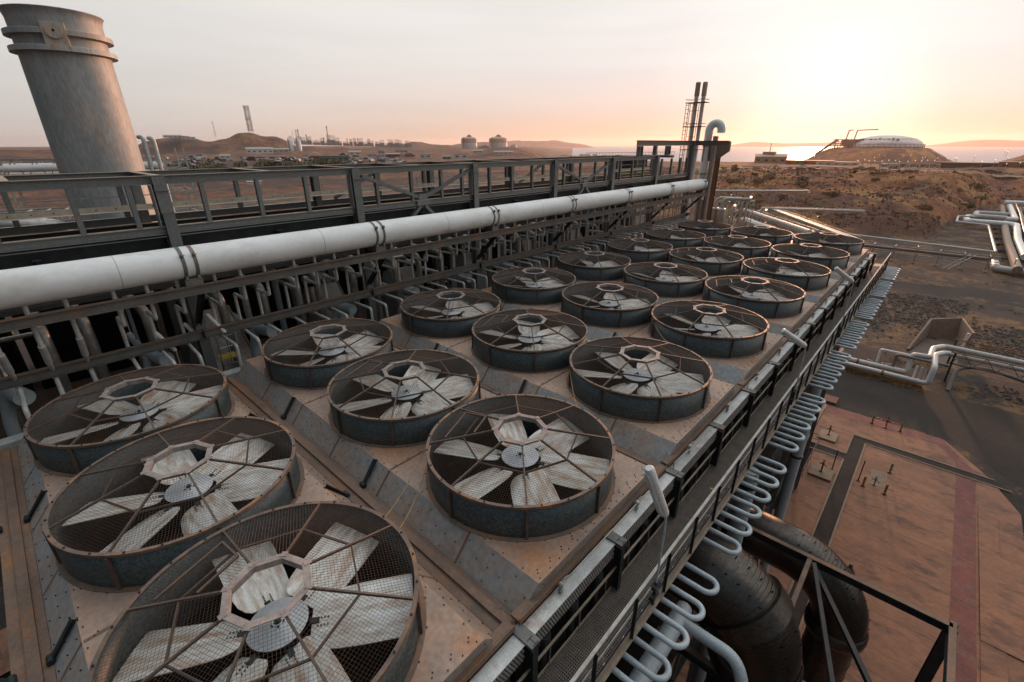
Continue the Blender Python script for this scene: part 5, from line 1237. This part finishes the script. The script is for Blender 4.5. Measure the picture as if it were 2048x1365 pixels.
# right hand pipe racks
PR = [((17.2, 158, G+.9), (17.2, 149.5, G+.9), (30, 148.2, G+.9), .95, 'rpipe', 'fat grey pipe bending right at the lower end of the yard rack')]
pipe([PR[0][0], PR[0][1], PR[0][2]], .8, 'rpipe', PR[0][5], rad=2.0, n=18, grp=None)
pipe([(20.4, 147, G+1.6), (20.4, 192, G+1.6), (21.2, 236, G+1.6), (22.6, 300, G+1.6)], .85, 'wbeam', 'rusty brown fat pipe of the yard rack, leftmost', rad=6, n=16, grp='fat pipes of the right yard rack')
pipe([(22.6, 166, G+1.6), (22.7, 196, G+1.6), (23.6, 226, G+2.4), (11.4, 226.6, G+2.4), (11.2, 240.6, G+2.4), (24, 241, G+2.4), (25.0, 304, G+2.0)], .85, 'wpipe', 'white fat pipe of the yard rack making a square loop to the left', rad=2.4, n=16, grp='fat pipes of the right yard rack')
pipe([(21.0, 232, G+3.6), (13.6, 232.4, G+3.6), (13.4, 244.6, G+3.6), (22, 245, G+3.6)], .8, 'rpipe', 'grey upper pipe of the square loop', rad=2, n=14, grp='fat pipes of the right yard rack')
for k, (x, m_) in enumerate(((26.0, 'steel'), (27.5, 'rpipe'), (29.4, 'wpipe'), (31, 'rust'), (32.8, 'rpipe'), (35, 'steel'), (37.5, 'wpipe'))):
    pipe([(x, 150+k*3, G+1.5), (x-1.0, 200, G+1.5), (x+.4, 240, G+1.5), (x+2.2, 300, G+1.5)], .38+.12*(k % 3), m_, 'parallel yard rack pipe, %s right of the white fat pipe' % nth(k+1), rad=5, n=10, grp='parallel pipes of the right yard rack')
for k, (x, m_) in enumerate(((24.6, 'lag'), (28.4, 'wpipe'), (30.2, 'rpipe'), (32.0, 'lag'), (34.0, 'wpipe'), (36.2, 'rpipe'))):
    pipe([(x, 152+k*2, G+3.2), (x-.6, 205, G+3.2), (x+1.2, 262, G+3.2), (x+1.8, 300, G+3.2)], .22+.1*(k % 2), m_, 'upper yard rack pipe, %s from the left' % nth(k+1), rad=5, n=10, grp='upper pipes of the right yard rack')
pipe([(23, 300, G+3.4), (50, 308, G+3.4)], .8, 'wpipe', 'pale pipe crossing the upper end of the yard rack', rad=2, grp=None)
for k in range(12):
    y = 156+k*12; b = MB(); b.box(18.5, 40, y-.2, y+.2, G+.25, G+.62)
    for x in (19, 23.5, 28, 34, 39): b.box(x-.3, x+.3, y-.3, y+.3, G, G+.25)
    single('pipe_sleeper', b, 'dark', 'low steel sleeper under the yard rack pipes, %s from the near end' % nth(k+1), 'pipe support', 'sleepers under the yard rack')
# ================================================================== FAR THINGS
def gh(x, y): return float(ground_h(x, y))
def zel(d, el): return CAM.z+d*math.tan(R(el))
# dome tank on the mound
dx_, dy_ = pol(-6.0, 900); zb = .2
e = empty('dome_tank', (dx_, dy_, zb-.5), 'wide white domed tank on the mound above the sea', 'tank')
b = MB(); b.lathe([(46, zb-1), (46, zb+3.2), (44.5, zb+3.8)], 64, (dx_, dy_, 0)); b.build('wall', 'dome', e)
b = MB(); b.lathe([(44.5, zb+3.8)]+[(44.5*math.cos(t), zb+3.8+13.2*math.sin(t)) for t in np.linspace(.05, 1.55, 16)], 64, (dx_, dy_, 0)); b.build('dome', 'dome', e)
b = MB()
for z in (zb+3.9, zb+1.0): b.lathe([(46.3, z), (47, z), (47, z+.5), (46.3, z+.5)], 64, (dx_, dy_, 0))
for k in range(48):
    a = 2*PI*k/48; b.beam((dx_+46.6*math.cos(a), dy_+46.6*math.sin(a), zb-1), (dx_+46.6*math.cos(a), dy_+46.6*math.sin(a), zb+5), .5, .5)
b.build('gallery', 'steel', e)
b = MB(); 
for t in (.6,): b.lathe([(44.8*math.cos(t), zb+4+13.3*math.sin(t)), (45.2*math.cos(t), zb+4.5+13.3*math.sin(t))], 64, (dx_, dy_, 0))
for k in range(7): b.box(dx_-12+k*5-1.4, dx_-12+k*5+1.4, dy_-37, dy_-34, zb+9.5, zb+11.5+(k % 3)*.6)
b.build('dome_walkway', 'wbeam', e)
cx, cy = pol(-8.6, 880)
e = empty('loading_tower', (cx, cy, -2), 'rusty steel tower with two crane booms left of the domed tank', 'tower')
b = MB()
for z in np.arange(1, 13, 2.6):
    b.prism([(cx-17-(z/3), cy-8), (cx+17, cy-8), (cx+17, cy+8), (cx-17-(z/3), cy+8)], z-.3, z+.5)
for k in range(10):
    x = cx-17+k*3.7; b.beam((x, cy-8, -9), (x, cy-8, 13), .6, .6); b.beam((x, cy-8, 1), (x+3.7, cy-8, 8), .4, .4)
b.build('frame', 'rust', e)
b = MB(); b.box(cx-10, cx+6, cy-6, cy+6, 3, 11); b.build('infill_block', 'wbeam', e)
for q, (x, L) in enumerate(((-6, 5), (4, 24))):
    b = MB(); b.beam((cx+x, cy, 11), (cx+x+1.5, cy, 24), 1.4, 1.4); b.beam((cx+x+1.5, cy, 23.6), (cx+x+1.5+L, cy, 24.2), 1.1, 1.3); b.build('crane_boom', 'rust', e)
ax_, ay_ = pol(-11.2, 880); e = empty('inclined_conveyor', ((ax_+cx)/2, (ay_+cy)/2, -10), 'inclined conveyor gallery climbing to the loading tower', 'conveyor')
b = MB(); A = Vector((ax_, ay_, -9)); B_ = Vector((cx-16, cy, 11.5)); b.beam(A, B_, 5, 3.2)
b.build('gallery', 'wbeam', e)
b = MB()
for k in range(9):
    p = A.lerp(B_, (k+.5)/9); b.beam(p, (p.x, p.y, -28), .7, .7); b.beam(p+Vector((0, -2.6, -1)), A.lerp(B_, min(1, (k+1.3)/9))+Vector((0, -2.6, 1)), .5, .5)
b.build('trestle', 'rust', e)
# terrace: sheds, pipe racks and lamps on the plateau edge
def shed(th, d, wx, wy, h, m_, lab, grp=None, name='shed', z=None, rot=None, roof=True):
    x, y = pol(th, d); z = gh(x, y)-.6 if z is None else z
    e = empty(name, (x, y, z), lab, 'building', grp); e.rotation_euler[2] = R(-th if rot is None else rot)
    b = MB(); b.box(-wx/2, wx/2, -wy/2, wy/2, 0, h); o = b.build('wall', m_, e, (0, 0, 0))
    b = MB(); 
    if roof: b.add([(-wx/2-.3, -wy/2-.3, h), (wx/2+.3, -wy/2-.3, h), (wx/2+.3, wy/2+.3, h), (-wx/2-.3, wy/2+.3, h), (-wx/2-.3, 0, h+wy*.16), (wx/2+.3, 0, h+wy*.16)], [(0, 1, 5, 4), (3, 4, 5, 2), (0, 4, 3), (1, 2, 5)])
    else: b.box(-wx/2-.2, wx/2+.2, -wy/2-.2, wy/2+.2, h+.01, h+.4)
    b.build('roof', 'tray' if m_ != 'shedg' else 'shedg', e, (0, 0, 0))
    k = max(2, int(wx/6))
    for q in range(k):
        b = MB(); xx = -wx/2+(q+.5)*wx/k; b.box(xx-wx/k*.2, xx+wx/k*.2, -wy/2-.05, -wy/2-.01, h*.35, h*.62); b.build('window', 'glass', e, (0, 0, 0))
    return e
shed(-15.0, 520, 26, 14, 6, 'wbeam', 'tan control building with a mast on the shore beyond the hillside')
x, y = pol(-15.2, 520); b = MB(); zz = gh(x, y); b.beam((x, y, zz), (x, y, zz+17), .5, .5); b.box(x-5, x+5, y-3, y+3, zz+6.2, zz+9.5); single('mast', b, 'wbeam', 'mast and penthouse on the tan control building', 'mast')
for k, (th, d, wx, h, m_) in enumerate(((-11.5, 500, 36, 3.5, 'rust'), (-9.2, 495, 30, 2.4, 'shed'), (-4.6, 480, 22, 2.6, 'shed'), (-2.0, 470, 40, 3.0, 'steel'), (1.2, 455, 50, 3.4, 'dark'), (4.2, 450, 34, 4.0, 'rust'))):
    shed(th, d, wx, 8, h, m_, 'low pipe shelter on the terrace under the domed tank, %s from the left' % nth(k+1), 'low shelters on the terrace', 'shelter', roof=False)
def fence_line(th0, th1, d, n, lab, h=3.2, m_='shed'):
    p0 = pol(th0, d); p1 = pol(th1, d); z0_ = gh((p0[0]+p1[0])/2, (p0[1]+p1[1])/2); e = empty('crash_barrier', ((p0[0]+p1[0])/2, (p0[1]+p1[1])/2, z0_), lab, 'barrier')
    b = MB(); r_ = MB()
    for k in range(n+1):
        t = k/n; x = p0[0]+(p1[0]-p0[0])*t; y = p0[1]+(p1[1]-p0[1])*t; z = gh(x, y); b.beam((x, y, z-1), (x, y, z+h), .5, .5)
        if k < n:
            x2 = p0[0]+(p1[0]-p0[0])*(k+1)/n; y2 = p0[1]+(p1[1]-p0[1])*(k+1)/n; z2 = gh(x2, y2); r_.beam((x, y, z+h), (x2, y2, z2+h), .5, .7)
            if h > 2: r_.beam((x, y, z), (x2, y2, z2+h), .3, .3)
    b.build('posts', m_, e); r_.build('rails', m_, e)
fence_line(-7.2, -1.6, 372, 8, 'pale braced frame structure along the terrace road', 4.2)
fence_line(-17.5, -8.5, 395, 40, 'thin white barrier along the terrace road on the left', .9)
fence_line(-1.2, 8.5, 400, 40, 'thin pale barrier along the far terrace road on the right', .9)
# terrace road
def road_strip(th0, th1, d0, d1, w_, n=80, zoff=.35, name='road', m_='kerb'):
    b = MB(); vs = []
    for k in range(n+1):
        t = k/n; th = th0+(th1-th0)*t; d = d0+(d1-d0)*t
        for q in (-w_/2, w_/2):
            x, y = pol(th, d+q); vs.append((x, y, max(gh(x, y), gh(*pol(th, d)))+zoff))
    b.add(vs, [(2*k, 2*k+1, 2*k+3, 2*k+2) for k in range(n)], True); o = b.build(name, m_); tag(o, kind='structure')
M['track'] = mat('dusty_track', (0.24, 0.16, 0.11), (0.17, 0.12, 0.085), .1, .95)
road_strip(-19, 9, 375, 385, 9, m_='track'); road_strip(-12, 9, 452, 430, 7, m_='track')
def lamp_dot(x, y, z, lab, grp, r=.5, pole=0.0):
    r *= .42
    e = empty('yard_lamp', (x, y, z-pole), lab, 'lamp', grp)
    b = MB(); b.beam((x, y, z-pole), (x, y, z), .18, .18) if pole else b.box(x-.2, x+.2, y-.2, y+.2, z-.3, z); b.build('mast', 'rail', e)
    b = MB(); b.lathe([(0, r), (r*.8, r*.6), (r, 0), (r*.8, -r*.6), (0, -r)], 8, (x, y, z+r)); b.build('lantern', 'lit', e)
for k in range(13):
    x, y = pol(-7.6+k*.46+random.uniform(-.1, .1), 392); z = gh(x, y)+5+random.uniform(-.3, .6); lamp_dot(x, y, z, 'lit yard lamp in the row above the pale braced frame', 'row of lit lamps on the terrace', .42, 4.5)
for k in range(18):
    th = random.uniform(-6.5, 2.5); d = random.uniform(455, 540); x, y = pol(th, d); lamp_dot(x, y, gh(x, y)+random.uniform(4, 8), 'lit lamp among the plant below the domed tank', 'lit lamps below the domed tank', .38, 4)
for k in range(9):
    th = 1.0+k*.75; x, y = pol(th, 402-k*4); lamp_dot(x, y, gh(x, y)+random.uniform(3.5, 7), 'lit road lamp on the far right terrace', 'lit lamps along the right terrace road', .42, 3.5)
for k in range(9):
    th = random.uniform(-20.5, -17.5); d = random.uniform(118, 150); x, y = pol(th, d); lamp_dot(x, y, random.uniform(-11, -5), 'small lit lamp among the trestles beyond the last fans', 'lit lamps among the trestles', .16, 2)
for k, (th, d, z) in enumerate(((-8.3, 142, -15.2), (-1.2, 150, -16.9), (5.3, 152, -17.6), (-9.7, 170, -14))): 
    x, y = pol(th, d); lamp_dot(x, y, z, 'lit lamp on the long pipe bridge, %s from the left' % nth(k+1), 'lit lamps on the pipe bridge', .22, 3.2)
# containment tanks
def tank(th, d, r, h, lab, dome=True):
    x, y = pol(th, d); z = zel(d, -.36); e = empty('storage_tank', (x, y, z-4), lab, 'tank', 'white domed storage tanks on the horizon')
    b = MB(); b.lathe([(r, z-4), (r, z+h*.48)], 40, (x, y, 0)); b.build('lower_wall', 'tank', e)
    b = MB(); b.lathe([(r-.5, z+h*.48), (r-.5, z+h*.86)], 40, (x, y, 0)); b.build('upper_wall', 'tankr' if dome else 'tank', e)
    b = MB(); b.lathe([(r-.5, z+h*.86), (r*.9, z+h*.93), (r*.6, z+h*1.02), (r*.2, z+h*1.06), (0, z+h*1.07)], 40, (x, y, 0)); b.build('roof', 'tankr', e)
    b = MB()
    for k in range(5): b.box(x-r*.3+k*r*.14, x-r*.3+k*r*.14+r*.1, y-r*.1, y+r*.1, z+h*1.0, z+h*(1.1+.08*(k % 3)))
    b.beam((x+r*.1, y-r-1.2, z-3), (x+r*.1, y-r-1.2, z+h*1.0), 1.6, 1.6); b.build('pump_platform', 'rust', e)
tank(-47.4, 1500, 23.5, 29, 'left white tank with a rusty domed roof on the horizon')
tank(-44.1, 1500, 27.5, 29, 'right larger white tank with a rusty domed roof on the horizon')
tank(-42.3, 1560, 9, 9, 'small flat white tank right of the two big ones', False)
for k in range(6):
    shed(-46.2+k*.35, 1520, 9, 9, 6+2*(k % 3), 'hdr', 'grey process block between the two horizon tanks, %s from the left' % nth(k+1), 'grey blocks between the tanks', 'process_block', zel(1520, -.36)-2, roof=False)
# refinery skyline
for k in range(34):
    th = -66.2+k*.37+random.uniform(-.1, .1); d = 1350+random.uniform(-60, 80); x, y = pol(th, d); z = zel(d, -.02-.010*k)+2; h = random.uniform(9, 19)*(1.4 if k in (5, 10, 11, 17) else 1); wx = random.uniform(7, 13)
    e = empty('process_unit', (x, y, z), 'hazy refinery unit on the skyline, %s from the left' % nth(k+1), 'process unit', 'refinery units on the skyline'); e.rotation_euler[2] = R(-th)
    b = MB(); b.box(-wx/2, wx/2, -5, 5, 0, h*.55); b.build('block', random.choice(['hdr', 'wbeam', 'rpipe', 'tankr']), e, (0, 0, 0))
    b = MB()
    for q in range(5):
        xx = -wx/2+(q+.5)*wx/5; b.beam((xx, -5.6, 0), (xx, -5.6, h), .7, .7)
    for zz in np.arange(2.5, h, 3): b.beam((-wx/2, -5.6, zz), (wx/2, -5.6, zz), .5, .5)
    b.build('steelwork', 'rpipe', e, (0, 0, 0))
    if k in (4, 9, 10, 15, 18, 2):
        b = MB(); b.tube([(0, 0, 0), (0, 0, h*1.75)], 1.0, 8); b.tube([(0, 0, h*1.55), (0, 0, h*1.78)], 1.5, 8); b.build('column', 'wbeam', e, (0, 0, 0))
# masts
def mast(th, d, z0_, z1, w_, lab, m_='redw', n=10, lean=0):
    x, y = pol(th, d); e = empty('lattice_mast', (x, y, z0_), lab, 'mast'); b = MB()
    c = [(x+sx_*w_/2, y+sy_*w_/2) for sx_, sy_ in ((-1, -1), (1, -1), (1, 1), (-1, 1))]
    for p in c: b.beam((*p, z0_), (*p, z1), w_*.10, w_*.10)
    for k in range(n):
        za = z0_+(z1-z0_)*k/n; zb_ = z0_+(z1-z0_)*(k+1)/n
        for q in range(4): p, r_ = c[q], c[(q+1) % 4]; b.beam((*p, zb_), (*r_, zb_), w_*.08, w_*.08); b.beam((*p, za), (*r_, zb_), w_*.06, w_*.06)
    b.build('lattice', m_, e)
    if w_ > 4:
        b = MB(); b.beam((x-w_*.9, y, z0_+3), (x-w_*.9, y, z1+1), .7, .7); 
        for zz in (z0_+4, (z0_+z1)/2, z1): b.prism([(x-w_*.95, y-w_*.6), (x+w_*.6, y-w_*.6), (x+w_*.6, y+w_*.6), (x-w_*.95, y+w_*.6)], zz-.5, zz+.4)
        b.build('platform', m_, e)
mast(-69.75, 1150, zel(1150, 1.25), zel(1150, 3.55), 7.0, 'red and white lattice mast on the flat topped hill', n=13)
mast(-72.9, 1100, zel(1100, .75), zel(1100, 2.15), 1.3, 'thin guyed mast left of the lattice mast')
mast(-65.6, 1300, zel(1300, .4), zel(1300, 1.5), 2.4, 'thin mast pair at the left end of the refinery', 'rpipe')
mast(-65.95, 1320, zel(1320, .4), zel(1320, 1.4), 1.0, 'single thin pole left of the refinery', 'rpipe')
# silos
for k, th in enumerate((-66.35, -65.55)):
    x, y = pol(th, 760); z = zel(760, -.35); e = empty('white_silo', (x, y, z-3), '%s white silo below the flat topped hill' % ('left' if k == 0 else 'right'), 'silo')
    b = MB(); b.lathe([(3.6, z-3), (3.6, z+10.5), (2, z+11.5), (0, z+11.7)], 24, (x, y, 0)); b.build('shell', 'tank', e)
    b = MB(); b.beam((x+3.2, y-3.2, z-3), (x+3.2, y-3.2, z+13.5), .9, .9); b.build('ladder_tower', 'wbeam', e)
shed(-69.3, 700, 30, 14, 5, 'shed', 'long white shed with a pitched roof left of the silos', z=zel(700, -.78))
shed(-67.6, 730, 26, 10, 4, 'hdr', 'low grey shed between the long white shed and the silos', z=zel(730, -.72))
shed(-62.2, 560, 30, 10, 5, 'shedg', 'long green shed in the yard left of the tanks', z=zel(560, -1.62), roof=False)
x, y = pol(-64.1, 620); z = zel(620, -1.3)
e = empty('arched_shelter', (x, y, z), 'white arched shelter with a red base in the yard', 'shelter'); e.rotation_euler[2] = R(64)
b = MB(); n_ = 12; vs = [(7*math.cos(PI*k/n_), yy, 2+4.2*math.sin(PI*k/n_)) for yy in (-5, 5) for k in range(n_+1)]; b.add(vs, [(k, k+1, n_+2+k, n_+1+k) for k in range(n_)], True); b.build('canopy', 'tank', e, (0, 0, 0))
b = MB(); b.box(-7, -5.6, -5, 5, 0, 2); b.box(5.6, 7, -5, 5, 0, 2); b.box(-5.6, 5.6, 4, 5, 0, 2.2); b.build('base', 'redpaint', e, (0, 0, 0))
for k, (th, d, wx, h, m_, el) in enumerate(((-60.0, 640, 14, 4, 'shed', -1.0), (-58.2, 600, 10, 3.4, 'shed', -1.2), (-56.0, 590, 16, 3, 'redpaint', -1.2), (-52.4, 560, 12, 4.4, 'shed', -1.4), (-50.0, 560, 9, 3, 'shedg', -1.5), (-48.4, 540, 16, 5, 'shed', -1.45), (-43.5, 640, 24, 3, 'shed', -1.0), (-57.2, 700, 8, 3.5, 'hdr', -.85), (-72.5, 560, 9, 3, 'shed', -1.2), (-75.2, 900, 18, 3, 'shed', .55), (-76.4, 1000, 26, 3, 'shed', .70), (-55.0, 760, 18, 3, 'hdr', -.75), (-46.4, 700, 14, 3, 'shed', -.85), (-70.4, 380, 9, 3.2, 'shed', -3.9))):
    shed(th, d, wx, 7, h, m_, 'small far off yard building, %s in the yard belt' % nth(k+1), 'small buildings of the far yard', 'yard_building', zel(d, el)-.5, roof=k % 2 == 0)
# parked vehicles and containers in the yard belt
vb = MB(); vb.prism([(-2.4, -.95), (2.4, -.95), (2.4, .95), (-2.4, .95)], .35, 1.1); vbm = vb.mesh('body', M['shed'])
vb = MB(); vb.add([(-1.7, -.85, 1.1), (1.0, -.85, 1.1), (1.0, .85, 1.1), (-1.7, .85, 1.1), (-1.4, -.75, 1.75), (.4, -.75, 1.75), (.4, .75, 1.75), (-1.4, .75, 1.75)], [(0, 1, 5, 4), (1, 2, 6, 5), (2, 3, 7, 6), (3, 0, 4, 7), (4, 5, 6, 7)]); vcm = vb.mesh('cabin', M['glass'])
vb = MB()
for sx_ in (-1.5, 1.5):
    for sy_ in (-.95, .75): vb.tube([(sx_, sy_, .36), (sx_, sy_+.2, .36)], .36, 10)
vwm = vb.mesh('wheels', M['blackp'])
bodies = [vbm]
for mm in ('redpaint', 'dark', 'tank', 'gpipe'):
    q = vbm.copy(); q.materials.clear(); q.materials.append(M[mm]); bodies.append(q)
for k in range(90):
    th = random.uniform(-77.5, -54); d = random.choice((575, 600, 640, 690, 740))+random.uniform(-6, 6); x, y = pol(th, d)
    e = empty('parked_car', (x, y, gh(x, y)+.05), 'tiny parked car in the far yard beyond the thicket', 'car', 'parked cars in the far yard'); e.rotation_euler[2] = R(random.choice((0, 90, 45, 20))); s = random.choice((1.6, 1.9, 2.4, 3.0)); e.scale = (s, s, s)
    for nm, q in (('body', random.choice(bodies)), ('cabin', vcm), ('wheels', vwm)):
        o = bpy.data.objects.new(nm, q); COL.objects.link(o); o.parent = e
for k in range(26):
    th = random.uniform(-78, -48); d = random.uniform(330, 620); x, y = pol(th, d); z = gh(x, y); b = MB(); h = random.uniform(9, 14)
    b.beam((x, y, z), (x, y, z+h), .22, .22); b.beam((x-.8, y, z+h), (x+.8, y, z+h), .2, .2); single('light_pole', b, 'rail', 'slim yard light pole in the far yard', 'light pole', 'yard light poles')
for k in range(22):
    th = random.uniform(-77, -57); d = random.uniform(455, 520); x, y = pol(th, d); z = gh(x, y)
    e = empty('cargo_container', (x, y, z), 'ochre container or skip standing behind the thicket', 'container', 'ochre containers behind the thicket'); e.rotation_euler[2] = R(random.uniform(-20, 60))
    b = MB(); b.box(-3, 3, -1.2, 1.2, .1, 2.6); b.build('box', random.choice(['yellow', 'tray', 'shed']), e, (0, 0, 0)); b = MB(); b.box(-3.04, -2.96, -1.1, 1.1, .3, 2.4); b.build('door', 'wbeam', e, (0, 0, 0))
# low harbour town on the spit
for k in range(40):
    th = -43+k*.32+random.uniform(-.1, .1)
    if th > -30: break
    d = random.uniform(1500, 1700); shed(th, d, random.uniform(10, 26), 9, random.uniform(3, 7), random.choice(['tank', 'hdr', 'shed']), 'pale harbour building on the spit by the sea', 'harbour buildings on the spit', 'harbour_building', -31.5+0*k, roof=False)
b = MB(); x0_, y0_ = pol(-43, 1600); x1_, y1_ = pol(-30, 1750)
vs = []
for k in range(61):
    t = k/60; th = -44+14.5*t; w0 = 130*math.sin(PI*min(1, t*1.02))**.5*(1-.5*t)+10
    for q, zz in ((-w0, -33), (-w0*.7, -31.2), (w0*.7, -31.0), (w0, -33)): 
        X_, Y_ = pol(th, 1640+q+40*math.sin(t*9)); vs.append((X_, Y_, zz))
b.add(vs, [(4*k+j, 4*k+j+1, 4*k+j+5, 4*k+j+4) for k in range(60) for j in range(3)], True); o = b.build('spit', 'track'); tag(o, kind='structure')
e = empty('jetty', (*pol(-27, 1800), -33), 'long thin jetty reaching out over the sea behind the truss end', 'jetty')
b = MB(); p0_ = pol(-34, 1650); p1_ = pol(-24.5, 1900); b.beam((*p0_, -20), (*p1_, -20), 6, 2.0); b.build('deck', 'rpipe', e)
b = MB()
for k in range(30): t = k/29; b.beam((p0_[0]+(p1_[0]-p0_[0])*t, p0_[1]+(p1_[1]-p0_[1])*t, -34), (p0_[0]+(p1_[0]-p0_[0])*t, p0_[1]+(p1_[1]-p0_[1])*t, -20), 1.2, 1.2)
b.build('piles', 'rpipe', e)

relabel('lit lamps below the domed tank', 'lit lamp among the plant below the domed tank, %s from the left')
relabel('row of lit lamps on the terrace', 'lit lamp above the pale braced frame, %s from the left')
relabel('lit lamps along the right terrace road', 'lit road lamp on the far right terrace, %s from the left')
relabel('lit lamps among the trestles', 'small lit lamp among the trestles, %s from the left')
relabel('yard light poles', 'slim light pole in the far yard, %s from the left')
relabel('ochre containers behind the thicket', 'container standing beyond the thicket, %s from the left')
relabel('parked cars in the far yard', 'tiny parked car in the far yard, %s from the left')
relabel('harbour buildings on the spit', 'pale harbour building on the spit, %s from the left')
# ------------------------------------------------------------------ air
HZ = 1
if HZ:
    b = MB(); b.box(-12000, 12000, -12000, 12000, -60, 130); o = b.build('haze', 'tank'); o.data.materials.clear()
    m = bpy.data.materials.new('evening_haze'); m.use_nodes = True; t = m.node_tree; t.nodes.clear(); oo = N('ShaderNodeOutputMaterial', t); pv = N('ShaderNodeVolumePrincipled', t)
    pv.inputs['Color'].default_value = (1.0, .84, .80, 1); pv.inputs['Density'].default_value = 0.00007; pv.inputs['Anisotropy'].default_value = 0.6
    t.links.new(pv.outputs[0], oo.inputs['Volume']); o.data.materials.append(m); tag(o, kind='stuff')
